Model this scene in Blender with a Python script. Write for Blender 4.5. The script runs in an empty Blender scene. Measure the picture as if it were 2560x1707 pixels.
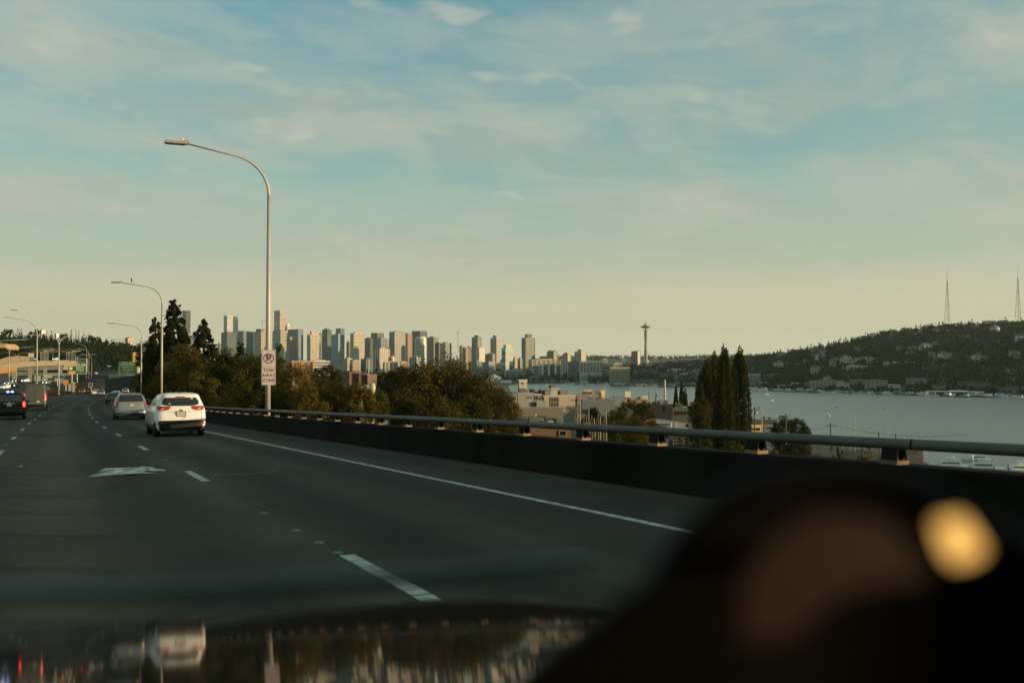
import bpy, math, random
import numpy as np
from mathutils import Vector, Matrix
R = math.radians
sc = bpy.context.scene
COL = sc.collection

# ------------------------------------------------------------------ camera
F = 2490.0                      # focal length in photo pixels (35 mm lens)
HC = 1.45                       # eye height above the road
TH = math.atan(1152.0 / F)      # the lens points 24.8 deg right of the road
ST, CT = math.sin(TH), math.cos(TH)
HOR = 905.0
cam = bpy.data.cameras.new('camera')
camo = bpy.data.objects.new('camera', cam)
COL.objects.link(camo)
cam.lens = 35.0; cam.sensor_width = 36.0
cam.clip_start = 0.05; cam.clip_end = 40000
camo.location = (0, 0, HC)
camo.rotation_euler = (R(90) + math.atan((HOR - 853.5) / F), 0, -TH)
cam.dof.use_dof = True
cam.dof.focus_distance = 90.0
cam.dof.aperture_fstop = 2.6
sc.camera = camo

# ------------------------------------------------------------------ light
SUN_AZ, SUN_EL = R(126), R(5.0)
w = bpy.data.worlds.new('World'); sc.world = w; w.use_nodes = True
nt = w.node_tree; N = nt.nodes; L = nt.links
bg = N['Background']; bg.inputs[1].default_value = 0.15
sky = N.new('ShaderNodeTexSky'); sky.sky_type = 'NISHITA'; sky.sun_disc = False
sky.sun_elevation = SUN_EL; sky.sun_rotation = SUN_AZ
sky.air_density = 1.0; sky.dust_density = 1.6; sky.ozone_density = 1.4
tc = N.new('ShaderNodeTexCoord')
sep = N.new('ShaderNodeSeparateXYZ'); L.new(tc.outputs['Generated'], sep.inputs[0])
def wm(op, a, b=None, clamp=False):
    m = N.new('ShaderNodeMath'); m.operation = op; m.use_clamp = clamp
    for i, v in enumerate((a, b)):
        if v is None: continue
        if isinstance(v, (int, float)): m.inputs[i].default_value = v
        else: L.new(v, m.inputs[i])
    return m.outputs[0]
zz = wm('ADD', wm('MAXIMUM', sep.outputs[2], 0.0), 0.16)
px_ = wm('DIVIDE', sep.outputs[0], zz); py_ = wm('DIVIDE', sep.outputs[1], zz)
cmb = N.new('ShaderNodeCombineXYZ'); L.new(px_, cmb.inputs[0]); L.new(py_, cmb.inputs[1])
def wnoise(scale, rot, loc, detail=6, rough=0.55, dist=0.4):
    mp = N.new('ShaderNodeMapping'); mp.inputs['Scale'].default_value = scale
    mp.inputs['Rotation'].default_value = (0, 0, rot); mp.inputs['Location'].default_value = loc
    L.new(cmb.outputs[0], mp.inputs[0])
    nn = N.new('ShaderNodeTexNoise'); nn.inputs['Scale'].default_value = 1.0
    nn.inputs['Detail'].default_value = detail; nn.inputs['Roughness'].default_value = rough
    nn.inputs['Distortion'].default_value = dist
    L.new(mp.outputs[0], nn.inputs[0]); return nn.outputs[0]
def ramp(v, stops):
    r = N.new('ShaderNodeValToRGB'); r.color_ramp.interpolation = 'EASE'
    els = r.color_ramp.elements
    els[0].position, els[0].color = stops[0][0], (stops[0][1],) * 3 + (1,)
    els[1].position, els[1].color = stops[-1][0], (stops[-1][1],) * 3 + (1,)
    for p_, c_ in stops[1:-1]:
        e = els.new(p_); e.color = (c_,) * 3 + (1,)
    L.new(v, r.inputs[0]); return r.outputs[0]
def wmix(fac, a, b, mode='MIX'):
    m = N.new('ShaderNodeMix'); m.data_type = 'RGBA'; m.blend_type = mode
    if isinstance(fac, (int, float)): m.inputs[0].default_value = fac
    else: L.new(fac, m.inputs[0])
    for i, v in ((6, a), (7, b)):
        if isinstance(v, tuple): m.inputs[i].default_value = v + (1,)
        else: L.new(v, m.inputs[i])
    return m.outputs[2]
SKY_TINT = (0.64, 1.20, 1.16)
base = wmix(1.0, sky.outputs[0], SKY_TINT, 'MULTIPLY')
veil = wnoise((0.80, 1.15, 1), R(-40), (1.3, 0.4, 0), 6, 0.56, 0.3)
wisp = wnoise((2.1, 3.0, 1), R(-36), (5.1, 2.2, 3), 7, 0.58, 0.35)
puff = wnoise((4.2, 4.6, 1), R(-25), (9.3, 1.0, 7), 3, 0.45, 0.1)
low = wnoise((0.6, 0.6, 1), 0, (2.0, 7.0, 5), 4, 0.5, 0.2)
m1 = ramp(veil, [(0.38, 0.0), (0.50, 0.5), (0.62, 1.0)])
m2 = ramp(wisp, [(0.44, 0.0), (0.57, 0.5), (0.72, 1.0)])
m3 = wm('MULTIPLY', ramp(puff, [(0.62, 0.0), (0.73, 0.8), (0.82, 1.0)]), ramp(low, [(0.48, 0.0), (0.60, 1.0)]))
hz = ramp(sep.outputs[2], [(0.0, 1.0), (0.05, 0.80), (0.12, 0.30), (0.22, 0.04), (0.30, 0.0)])
hz2 = ramp(sep.outputs[2], [(0.0, 1.0), (0.12, 0.75), (0.24, 0.28), (0.36, 0.0)])
CLOUD_GREY = (1.66, 2.02, 1.84); CLOUD_WARM = (3.25, 2.88, 1.86); CLOUD_LIT = (2.75, 2.72, 2.22); AIR_PALE = (1.66, 2.10, 1.92)
ccol = wmix(hz, CLOUD_GREY, CLOUD_WARM)
c0 = wmix(wm('MULTIPLY', hz, 0.92), wmix(wm('MULTIPLY', hz2, 0.75), base, AIR_PALE), CLOUD_WARM)
c1 = wmix(wm('MULTIPLY', m1, 0.85), c0, ccol)
c2 = wmix(wm('MULTIPLY', m2, wm('ADD', 0.30, wm('MULTIPLY', m1, 0.5))), c1, wmix(0.75, ccol, CLOUD_LIT))
c3 = wmix(wm('MULTIPLY', m3, 0.6), c2, CLOUD_LIT)
L.new(c3, bg.inputs[0])

sl = bpy.data.lights.new('sun', 'SUN'); so = bpy.data.objects.new('sun', sl); COL.objects.link(so)
sl.energy = 4.6; sl.angle = R(0.6); sl.color = (1.0, 0.69, 0.38)
SUN = Vector((math.sin(SUN_AZ) * math.cos(SUN_EL), math.cos(SUN_AZ) * math.cos(SUN_EL), math.sin(SUN_EL)))
so.rotation_euler = SUN.to_track_quat('Z', 'Y').to_euler()
so.location = (60, -60, 40)
vs = sc.view_settings
vs.view_transform = 'Standard'; vs.look = 'None'; vs.exposure = 0.5; vs.gamma = 1.0; vs.use_curve_mapping = False
cy = sc.cycles
cy.use_denoising = True; cy.max_bounces = 5; cy.transparent_max_bounces = 6; cy.diffuse_bounces = 2
cy.glossy_bounces = 3; cy.transmission_bounces = 2; cy.caustics_reflective = False; cy.caustics_refractive = False

# ------------------------------------------------------------------ helpers
def P(px, py, z):
    """world point seen at photo pixel (px,py) at depth z along the lens axis (horizontal approximation)"""
    u = (px - 1280.0) / F * z
    return Vector((u * CT + z * ST, -u * ST + z * CT, HC + (HOR - py) / F * z))
def pix(x, y):
    z = x * ST + y * CT
    return 1280.0 + (x * CT - y * ST) / max(z, 0.01) * F, z
_mats = {}
def nz(nt, scale, detail=4, rough=0.5, coord='Object', mapscale=None):
    t = nt.nodes.new('ShaderNodeTexCoord'); n = nt.nodes.new('ShaderNodeTexNoise')
    n.inputs['Scale'].default_value = scale; n.inputs['Detail'].default_value = detail; n.inputs['Roughness'].default_value = rough
    src = t.outputs[coord]
    if mapscale:
        mp = nt.nodes.new('ShaderNodeMapping'); mp.inputs['Scale'].default_value = mapscale
        nt.links.new(src, mp.inputs[0]); src = mp.outputs[0]
    nt.links.new(src, n.inputs[0]); return n.outputs[0]
def mat(name, col, rough=0.6, metal=0.0, var=0.2, scale=3.0, bump=0.0, spec=0.5, emit=0.0, coat=0.0, mapscale=None):
    key = name
    if key in _mats: return _mats[key]
    m = bpy.data.materials.new(name); m.use_nodes = True; nt = m.node_tree
    b = nt.nodes['Principled BSDF']
    b.inputs['Roughness'].default_value = rough; b.inputs['Metallic'].default_value = metal
    b.inputs['Specular IOR Level'].default_value = spec; b.inputs['Coat Weight'].default_value = coat
    b.inputs['Coat Roughness'].default_value = 0.05
    if emit:
        b.inputs['Emission Color'].default_value = tuple(col) + (1,); b.inputs['Emission Strength'].default_value = emit
    n = nz(nt, scale, mapscale=mapscale)
    r = nt.nodes.new('ShaderNodeMapRange'); r.inputs[1].default_value = 0.3; r.inputs[2].default_value = 0.7
    r.inputs[3].default_value = 1 - var; r.inputs[4].default_value = 1 + var
    nt.links.new(n, r.inputs[0])
    mx = nt.nodes.new('ShaderNodeMix'); mx.data_type = 'RGBA'; mx.blend_type = 'MULTIPLY'; mx.inputs[0].default_value = 1
    mx.inputs[6].default_value = tuple(col) + (1,); nt.links.new(r.outputs[0], mx.inputs[7])
    nt.links.new(mx.outputs[2], b.inputs['Base Color'])
    if bump:
        bp = nt.nodes.new('ShaderNodeBump'); bp.inputs['Strength'].default_value = bump; bp.inputs['Distance'].default_value = 0.02
        nt.links.new(nz(nt, scale * 8), bp.inputs['Height']); nt.links.new(bp.outputs[0], b.inputs['Normal'])
    _mats[key] = m; return m
def foliage(name, c1, c2, trans=0.25):
    if name in _mats: return _mats[name]
    m = bpy.data.materials.new(name); m.use_nodes = True; nt = m.node_tree; nn = nt.nodes; ll = nt.links
    nn.remove(nn['Principled BSDF']); out = nn['Material Output']
    n = nz(nt, 0.35, 3, 0.6); n2 = nz(nt, 3.1, 2, 0.6)
    oi = nn.new('ShaderNodeObjectInfo')
    a = nn.new('ShaderNodeMath'); a.operation = 'MULTIPLY_ADD'; ll.new(oi.outputs['Random'], a.inputs[0]); a.inputs[1].default_value = 0.35
    av = nn.new('ShaderNodeMath'); av.operation = 'ADD'; ll.new(n, av.inputs[0]); ll.new(n2, av.inputs[1]); ll.new(av.outputs[0], a.inputs[2])
    r = nn.new('ShaderNodeMapRange'); r.inputs[1].default_value = 0.75; r.inputs[2].default_value = 1.55; ll.new(a.outputs[0], r.inputs[0])
    mx = nn.new('ShaderNodeMix'); mx.data_type = 'RGBA'; mx.inputs[6].default_value = tuple(c1) + (1,); mx.inputs[7].default_value = tuple(c2) + (1,)
    ll.new(r.outputs[0], mx.inputs[0])
    d = nn.new('ShaderNodeBsdfDiffuse'); t = nn.new('ShaderNodeBsdfTranslucent'); s = nn.new('ShaderNodeMixShader'); s.inputs[0].default_value = trans
    ll.new(mx.outputs[2], d.inputs[0]); ll.new(mx.outputs[2], t.inputs[0]); ll.new(d.outputs[0], s.inputs[1]); ll.new(t.outputs[0], s.inputs[2])
    ll.new(s.outputs[0], out.inputs[0]); _mats[name] = m; return m

class MB:
    def __init__(s): s.v = []; s.f = []
    def add(s, vs, fs):
        o = len(s.v); s.v += [tuple(v) for v in vs]; s.f += [tuple(i + o for i in f) for f in fs]; return s
    def box(s, c, d, rz=0.0, taper=1.0):
        cx, cy_, cz = c; a, b, h = d[0] / 2, d[1] / 2, d[2] / 2; ca, sa = math.cos(rz), math.sin(rz); vs = []
        for k, zz in ((1.0, -h), (taper, h)):
            for x, y in ((-a, -b), (a, -b), (a, b), (-a, b)):
                vs.append((cx + (x * ca - y * sa) * k, cy_ + (x * sa + y * ca) * k, cz + zz))
        return s.add(vs, [(3, 2, 1, 0), (4, 5, 6, 7), (0, 1, 5, 4), (1, 2, 6, 5), (2, 3, 7, 6), (3, 0, 4, 7)])
    def prism(s, poly, z0, z1, top=None):
        """vertical prism over an xy polygon (counter-clockwise)"""
        n = len(poly); tp = top or poly
        vs = [(p[0], p[1], z0) for p in poly] + [(p[0], p[1], z1 if len(p) < 3 else p[2]) for p in tp]
        return s.add(vs, [tuple(range(n - 1, -1, -1)), tuple(range(n, 2 * n))] + [(i, (i + 1) % n, n + (i + 1) % n, n + i) for i in range(n)])
    def tube(s, path, rad, n=8, cap=True):
        path = [Vector(p) for p in path]; rad = rad if isinstance(rad, (list, tuple)) else [rad] * len(path)
        rings = []; up = None
        for i, p in enumerate(path):
            t = (path[min(i + 1, len(path) - 1)] - path[max(i - 1, 0)]).normalized()
            if up is None: up = Vector((1, 0, 0)) if abs(t.x) < 0.8 else Vector((0, 1, 0))
            a = (up - t * up.dot(t)).normalized(); b = t.cross(a); up = a
            rings.append([p + (a * math.cos(k * 2 * math.pi / n) + b * math.sin(k * 2 * math.pi / n)) * rad[i] for k in range(n)])
        vs = [v for r in rings for v in r]; fs = []
        for i in range(len(rings) - 1):
            for k in range(n):
                fs.append((i * n + k, i * n + (k + 1) % n, (i + 1) * n + (k + 1) % n, (i + 1) * n + k))
        if cap: fs += [tuple(range(n - 1, -1, -1)), tuple(range((len(rings) - 1) * n, len(rings) * n))]
        return s.add(vs, fs)
    def lathe(s, c, prof, n=16):
        vs = []; fs = []
        for r, z in prof:
            for k in range(n):
                a = 2 * math.pi * k / n; vs.append((c[0] + r * math.cos(a), c[1] + r * math.sin(a), c[2] + z))
        for i in range(len(prof) - 1):
            for k in range(n): fs.append((i * n + k, i * n + (k + 1) % n, (i + 1) * n + (k + 1) % n, (i + 1) * n + k))
        fs += [tuple(range(n - 1, -1, -1)), tuple(range((len(prof) - 1) * n, len(prof) * n))]
        return s.add(vs, fs)
    def mesh(s, name, m=None, smooth=False):
        me = bpy.data.meshes.new(name); me.from_pydata(s.v, [], s.f); me.update()
        if m: me.materials.append(m)
        if smooth: me.polygons.foreach_set('use_smooth', [True] * len(me.polygons))
        return me
    def build(s, name, m=None, parent=None, smooth=False, **kw):
        return obj(name, s.mesh(name, m, smooth), parent, **kw)
def obj(name, me, parent=None, loc=None, rz=None, label=None, cat=None, group=None, kind=None, scale=None):
    o = bpy.data.objects.new(name, me); COL.objects.link(o)
    if parent: o.parent = parent
    if loc is not None: o.location = loc
    if rz is not None: o.rotation_euler = (0, 0, rz)
    if scale is not None: o.scale = scale
    if label: o['label'] = label
    if cat: o['category'] = cat
    if group: o['group'] = group
    if kind: o['kind'] = kind
    return o
def thing(name, label, cat, loc=(0, 0, 0), rz=0.0, group=None, scale=None):
    o = obj(name, None, None, loc, rz, label, cat, group, None, scale); o.empty_display_size = 0.3; return o
def tcopy(root, loc, rz, label=None, group=None, mats=None, scale=None):
    r = root.copy(); COL.objects.link(r); r.location = loc; r.rotation_euler = (0, 0, rz)
    if label: r['label'] = label
    if group: r['group'] = group
    if scale is not None: r.scale = scale
    def rec(o, p):
        for ch in list(o.children):
            c = ch.copy(); COL.objects.link(c); c.parent = p
            if mats and ch.name.split('.')[0] in mats:
                c.material_slots[0].link = 'OBJECT'; c.material_slots[0].material = mats[ch.name.split('.')[0]]
            rec(ch, c)
    rec(root, r); return r
def text_mesh(s, size, m, depth=0.0):
    cu = bpy.data.curves.new('txt', 'FONT'); cu.body = s; cu.size = size; cu.align_x = 'CENTER'; cu.align_y = 'CENTER'; cu.extrude = depth; cu.resolution_u = 3; cu.offset = size * 0.022
    o = bpy.data.objects.new('txt', cu); COL.objects.link(o)
    dg = bpy.context.evaluated_depsgraph_get(); me = bpy.data.meshes.new_from_object(o.evaluated_get(dg))
    bpy.data.objects.remove(o); bpy.data.curves.remove(cu); me.materials.clear(); me.materials.append(m); return me

# road geometry ---------------------------------------------------------------
def road_x(d):
    if d < 45: return 0.0
    if d < 200: return 2.5e-4 * (d - 45) ** 2
    return 2.5e-4 * 155 ** 2 + 0.0775 * (d - 200)
def road_z(d):
    o = 0.0
    if d > 50: o = 1.0e-4 * (d - 50) ** 2 if d < 110 else 0.36 + 0.012 * (d - 110)
    return -0.0339 * d + o
def road_dir(d): return math.atan2(road_x(d + 1) - road_x(d - 1), 2.0)
def on_road(X, d, h=0.0): return (X + road_x(d), d, road_z(d) + h)

# terrain ------------------------------------------------------------------------
WATER = -44.6
def yh(py, z): return HC + (HOR - py) / F * z
def lakecol(near, far, tail): return [(6, -7), (25, -11), (90, -18), (190, -27), (near - 40, -42), (near, -45), (near + 30, -52), (far - 30, -52), (far, -45), (far + 20, -42.5)] + tail
GC = {
 -1600: [(6, -4), (60, -8), (400, -15), (700, -10), (1300, 30), (14000, 30)],
 0: [(6, -4), (60, -7), (100, -10), (250, -13), (400, -16), (650, -13), (850, -6), (1000, 6), (1250, yh(862, 1250)), (3000, 24), (14000, 30)],
 150: [(6, -4), (60, -7), (100, -10), (250, -13), (400, -16), (650, -13), (850, -7), (1000, 4), (1250, yh(872, 1250)), (3000, 20), (14000, 30)],
 330: [(6, -4), (60, -8), (110, -11), (250, -15), (400, -17), (650, -15), (850, -8), (1250, yh(885, 1250)), (3000, 15), (14000, 30)],
 450: [(6, -5), (60, -9), (130, -13), (300, -17), (900, -20), (2500, -12), (5000, 0), (14000, 20)],
 700: [(6, -6), (30, -10), (100, -14), (200, -18), (600, -26), (2500, -24), (5000, -4), (14000, 20)],
 1000: [(6, -6), (30, -10), (100, -16), (200, -22), (600, -32), (2500, -30), (5000, -10), (14000, 25)],
 1260: [(6, -6), (30, -11), (100, -17), (200, -26), (600, -37), (1500, -42), (2300, -43), (3200, -32), (5000, -10), (14000, 40)],
 1330: lakecol(1480, 2120, [(3200, -30), (4800, 0), (8000, yh(896, 8000)), (14000, yh(897, 14000))]),
 1500: lakecol(1300, 2010, [(3200, -26), (4800, 2), (8000, yh(895, 8000)), (14000, yh(896, 14000))]),
 1700: lakecol(1090, 1830, [(2600, -16), (4500, 8), (8000, yh(897, 8000)), (14000, yh(897, 14000))]),
 1860: lakecol(860, 1670, [(2000, -30), (2700, yh(902, 2700)), (4500, 20), (14000, 40)]),
 1960: lakecol(740, 1600, [(1900, yh(925, 1900)), (2500, yh(893, 2500)), (4500, 20), (14000, 40)]),
 2080: lakecol(620, 1520, [(1800, yh(920, 1800)), (2100, yh(890, 2100)), (2500, yh(871, 2500)), (4500, 30), (14000, 40)]),
 2200: lakecol(540, 1450, [(1700, yh(925, 1700)), (2050, yh(880, 2050)), (2400, yh(846, 2400)), (4500, 50), (14000, 50)]),
 2330: lakecol(460, 1390, [(1600, yh(930, 1600)), (2000, yh(868, 2000)), (2350, yh(826, 2350)), (4500, 70), (14000, 60)]),
 2450: lakecol(410, 1340, [(1550, yh(930, 1550)), (1950, yh(860, 1950)), (2300, yh(822, 2300)), (4500, 70), (14000, 60)]),
 2600: lakecol(360, 1300, [(1500, yh(930, 1500)), (1900, yh(850, 1900)), (2250, yh(812, 2250)), (4500, 80), (14000, 60)]),
 3600: lakecol(260, 1000, [(1150, -15), (1400, 60), (1700, 96), (2100, 102), (4500, 90), (14000, 60)]),
 7000: lakecol(130, 420, [(500, -15), (620, 55), (760, 96), (1100, 102), (4500, 90), (14000, 60)]),
}
GP = np.array(sorted(GC), float)
def ground_pz(p, z):
    p = min(max(p, GP[0]), GP[-1]); i = min(max(int(np.searchsorted(GP, p)) - 1, 0), len(GP) - 2)
    t = (p - GP[i]) / (GP[i + 1] - GP[i]); hs = []
    for k in (i, i + 1):
        c = GC[int(GP[k])]; hs.append(np.interp(math.log(max(z, 3)), [math.log(a[0]) for a in c], [a[1] for a in c]))
    return float(hs[0] * (1 - t) + hs[1] * t)
def gh(x, y):
    p, z = pix(x, y); return ground_pz(p, z)
def at(px, z, py=None):
    """point on the ray of pixel column px at depth z, on the ground or at the height of pixel row py"""
    v = P(px, HOR, z); v.z = ground_pz(px, z) if py is None else yh(py, z); return v
# ================================================================== SETTING
def terrain():
    cols = list(range(-1600, 3601, 50)) + list(range(3800, 7001, 200)); rows = list(np.geomspace(6, 14000, 96)); vs = []; fs = []
    rng = random.Random(3)
    for z in rows:
        for p in cols:
            v = at(p, z); h = v.z
            if h > WATER + 3 and z > 120: h += rng.uniform(-0.002, 0.002) * min(z, 1500)
            vs.append((v.x, v.y, h))
    n = len(cols)
    for i in range(len(rows) - 1):
        for k in range(n - 1): fs.append((i * n + k, i * n + k + 1, (i + 1) * n + k + 1, (i + 1) * n + k))
    MB().add(vs, fs).build('ground', mat('ground_earth', (0.035, 0.045, 0.022), 0.95, var=0.5, scale=0.02), kind='structure')
terrain()

def water():
    m = bpy.data.materials.new('lake_water'); m.use_nodes = True; nt = m.node_tree; b = nt.nodes['Principled BSDF']
    b.inputs['Base Color'].default_value = (0.040, 0.068, 0.050, 1); b.inputs['Roughness'].default_value = 0.28; b.inputs['IOR'].default_value = 1.85
    t = nt.nodes.new('ShaderNodeTexCoord')
    def wave(sc_, ms):
        mp = nt.nodes.new('ShaderNodeMapping'); mp.inputs['Scale'].default_value = ms; nt.links.new(t.outputs['Object'], mp.inputs[0])
        mp.inputs['Rotation'].default_value = (0, 0, R(35))
        n = nt.nodes.new('ShaderNodeTexNoise'); n.inputs['Scale'].default_value = sc_; n.inputs['Detail'].default_value = 4; nt.links.new(mp.outputs[0], n.inputs[0]); return n.outputs[0]
    ad = nt.nodes.new('ShaderNodeMath'); ad.operation = 'MULTIPLY_ADD'; ad.inputs[1].default_value = 3.0
    nt.links.new(wave(0.03, (1, 0.4, 1)), ad.inputs[0]); nt.links.new(wave(0.5, (1, 0.6, 1)), ad.inputs[2])
    bp = nt.nodes.new('ShaderNodeBump'); bp.inputs['Strength'].default_value = 0.15; bp.inputs['Distance'].default_value = 0.5
    nt.links.new(ad.outputs[0], bp.inputs['Height']); nt.links.new(bp.outputs[0], b.inputs['Normal'])
    cols = list(range(1100, 3700, 100)) + list(range(3800, 7001, 200)); rows = np.geomspace(100, 2300, 34); vs = []; fs = []
    for z in rows:
        for p in cols: v = P(p, HOR, z); vs.append((v.x, v.y, WATER))
    n = len(cols)
    for i in range(len(rows) - 1):
        for k in range(n - 1): fs.append((i * n + k, i * n + k + 1, (i + 1) * n + k + 1, (i + 1) * n + k))
    MB().add(vs, fs).build('lake', m, kind='structure')
water()

# ---- highway
def asphalt():
    m = bpy.data.materials.new('asphalt'); m.use_nodes = True; nt = m.node_tree; b = nt.nodes['Principled BSDF']; ll = nt.links
    b.inputs['Roughness'].default_value = 0.85; b.inputs['Specular IOR Level'].default_value = 0.15
    n1 = nz(nt, 1.0, 4, 0.55, mapscale=(0.7, 0.010, 1)); n2 = nz(nt, 0.5, 6, 0.65); n3 = nz(nt, 38, 4, 0.75)
    def mr(v, a, c, lo=0.3, hi=0.7):
        r = nt.nodes.new('ShaderNodeMapRange'); r.inputs[1].default_value = lo; r.inputs[2].default_value = hi; r.inputs[3].default_value = a; r.inputs[4].default_value = c; ll.new(v, r.inputs[0]); return r.outputs[0]
    def mul(a, c):
        q = nt.nodes.new('ShaderNodeMath'); q.operation = 'MULTIPLY'; ll.new(a, q.inputs[0]); ll.new(c, q.inputs[1]); return q.outputs[0]
    # worn wheel paths run along the lanes (lane width 3.85 m)
    tcx = nt.nodes.new('ShaderNodeTexCoord'); sx = nt.nodes.new('ShaderNodeSeparateXYZ'); ll.new(tcx.outputs['UV'], sx.inputs[0])
    wv = nt.nodes.new('ShaderNodeMath'); wv.operation = 'SINE'
    ph = nt.nodes.new('ShaderNodeMath'); ph.operation = 'MULTIPLY_ADD'; ph.inputs[1].default_value = 2 * math.pi / 1.925; ph.inputs[2].default_value = 0.4
    ll.new(sx.outputs[0], ph.inputs[0]); ll.new(ph.outputs[0], wv.inputs[0])
    f = mul(mul(mul(mr(n1, 0.45, 1.5), mr(n2, 0.75, 1.25)), mr(n3, 0.6, 1.4)), mr(wv.outputs[0], 0.70, 1.22, -1, 1))
    mx = nt.nodes.new('ShaderNodeMix'); mx.data_type = 'RGBA'; mx.blend_type = 'MULTIPLY'; mx.inputs[0].default_value = 1
    mx.inputs[6].default_value = (0.040, 0.037, 0.0255, 1); ll.new(f, mx.inputs[7]); ll.new(mx.outputs[2], b.inputs['Base Color'])
    bp = nt.nodes.new('ShaderNodeBump'); bp.inputs['Strength'].default_value = 0.35; bp.inputs['Distance'].default_value = 0.01; ll.new(n3, bp.inputs['Height']); ll.new(bp.outputs[0], b.inputs['Normal'])
    return m
ASPH = asphalt()
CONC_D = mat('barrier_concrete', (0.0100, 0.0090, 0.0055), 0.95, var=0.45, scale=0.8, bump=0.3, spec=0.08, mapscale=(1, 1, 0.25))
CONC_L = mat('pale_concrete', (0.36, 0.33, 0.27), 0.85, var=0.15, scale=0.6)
PAINT = mat('road_paint', (0.40, 0.42, 0.37), 0.8, var=0.45, scale=7)
def ribbon(x0, x1, d0, d1, h=0.0, step=4.0, nx=1):
    mb = MB(); ds = list(np.arange(d0, d1, step)) + [d1]; vs = []; fs = []
    for d in ds:
        for k in range(nx + 1): vs.append(on_road(x0 + (x1 - x0) * k / nx, d, h))
    for i in range(len(ds) - 1):
        for k in range(nx): a = i * (nx + 1) + k; fs.append((a, a + 1, a + nx + 2, a + nx + 1))
    return mb.add(vs, fs), [x0 + (x1 - x0) * k / nx for _ in ds for k in range(nx + 1)], [d for d in ds for k in range(nx + 1)]
mb, us, ds_ = ribbon(-10.2, 8.05, -70, 430, 0.0, 4, 8)
road = mb.build('highway', ASPH, kind='structure')
uvl = road.data.uv_layers.new(name='UVMap')
for lp in road.data.loops: uvl.data[lp.index].uv = (us[lp.vertex_index], ds_[lp.vertex_index])
# deck edge / embankment side so that the road has thickness
mb = MB()
for X, s in ((8.5, 1), (-10.3, -1)):
    ds = list(np.arange(-70, 431, 10)); vs = []; fs = []
    for d in ds: vs += [on_road(X, d, -0.05), on_road(X + s * 0.01, d, -2.2)]
    for i in range(len(ds) - 1): fs.append((2 * i, 2 * i + 1, 2 * i + 3, 2 * i + 2))
    mb.add(vs, fs)
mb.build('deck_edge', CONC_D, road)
# painted lines: each dash is a piece of its own
ribbon(5.90, 6.02, -20, 430, 0.004)[0].build('edge_line', PAINT, road)
ribbon(-9.75, -9.6, -20, 430, 0.004)[0].build('edge_line', mat('yellow_paint', (0.42, 0.30, 0.08), 0.7), road)
for X in (2.44, -1.27, -5.0):
    k = 0; d = 6.2
    while d < 300:
        if d < 45:   # worn dash, broken by three seams
            dsh = ribbon(X - 0.075, X + 0.075, d, d + 0.62, 0.004, 3)[0].build('lane_dash', PAINT, road)
            for q in (0.65, 1.32, 2.0): ribbon(X - 0.075 + 0.006 * q, X + 0.078, d + q, d + q + 0.655, 0.004, 3)[0].build('dash_piece', PAINT, dsh)
        else: ribbon(X - 0.075, X + 0.075, d, d + 2.7, 0.004, 3)[0].build('lane_dash', PAINT, road)
        d += 11.65
STUD = mat('road_stud', (0.13, 0.135, 0.12), 0.6)
for X, ds in ((2.40, (9.0, 9.7, 10.7, 12.5, 24.2, 36.0)), (-1.3, (36.2, 24.4, 47.2)), (-0.6, (24.2,))):
    for d in ds:
        p = on_road(X, d, 0.0)
        MB().lathe((0, 0, 0), [(0.055, 0.003), (0.05, 0.012), (0.03, 0.018)], 10).build('road_stud', STUD, road, loc=p)
# spilled white paint on the lane
mb = MB(); rng = random.Random(11)
for k in range(84):
    row = k % 3; cx = 1.28 + rng.gauss(0, 0.24) + 0.12 * row; cy_ = 20.3 + (0.0, 0.75, 1.35)[row] + rng.gauss(0, 0.10); l = rng.uniform(0.05, 0.27) * (1.2 if row == 0 else 1); wd = rng.uniform(0.02, 0.085)
    z = road_z(cy_) + 0.004 + 0.0004 * k; n = 9
    vs = [(cx + l * math.cos(2 * math.pi * i / n) * rng.uniform(0.7, 1.2), cy_ + wd * 2.2 * math.sin(2 * math.pi * i / n) * rng.uniform(0.6, 1.3), z) for i in range(n)]
    mb.add(vs, [tuple(range(n))])
mb.build('paint_spill', mat('spilled_paint', (0.5, 0.52, 0.42), 0.6, var=0.3, scale=6), road)
mb = MB()
for k in range(9):
    cx = 2.75 + 0.13 * k; z = road_z(19.1) + 0.004 + 0.0004 * k
    vs = [(cx + 0.12 * math.cos(a), 19.1 + 0.02 * math.sin(k) + 0.05 * math.sin(a), z) for a in np.linspace(0, 5.5, 8)]
    mb.add(vs, [tuple(range(8))])
mb.build('paint_smear', mat('faint_paint', (0.085, 0.09, 0.08), 0.8), road)

TAR = mat('tar_patch', (0.030, 0.0285, 0.020), 0.95, var=0.4, scale=4, spec=0.05)
rng = random.Random(17)
def tar(x0, d0, d1, w0, seed):
    r_ = random.Random(seed); ds = list(np.arange(d0, d1, 0.35)); vs = []; fs = []; x = x0
    for q in ds: x += r_.uniform(-.012, .012); w_ = w0 * r_.uniform(.5, 1.2); vs += [on_road(x - w_ / 2, q, 0.003), on_road(x + w_ / 2, q, 0.003)]
    for i in range(len(ds) - 1): fs.append((2 * i, 2 * i + 1, 2 * i + 3, 2 * i + 2))
    MB().add(vs, fs).build('tar_seam', TAR, road)
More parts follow.
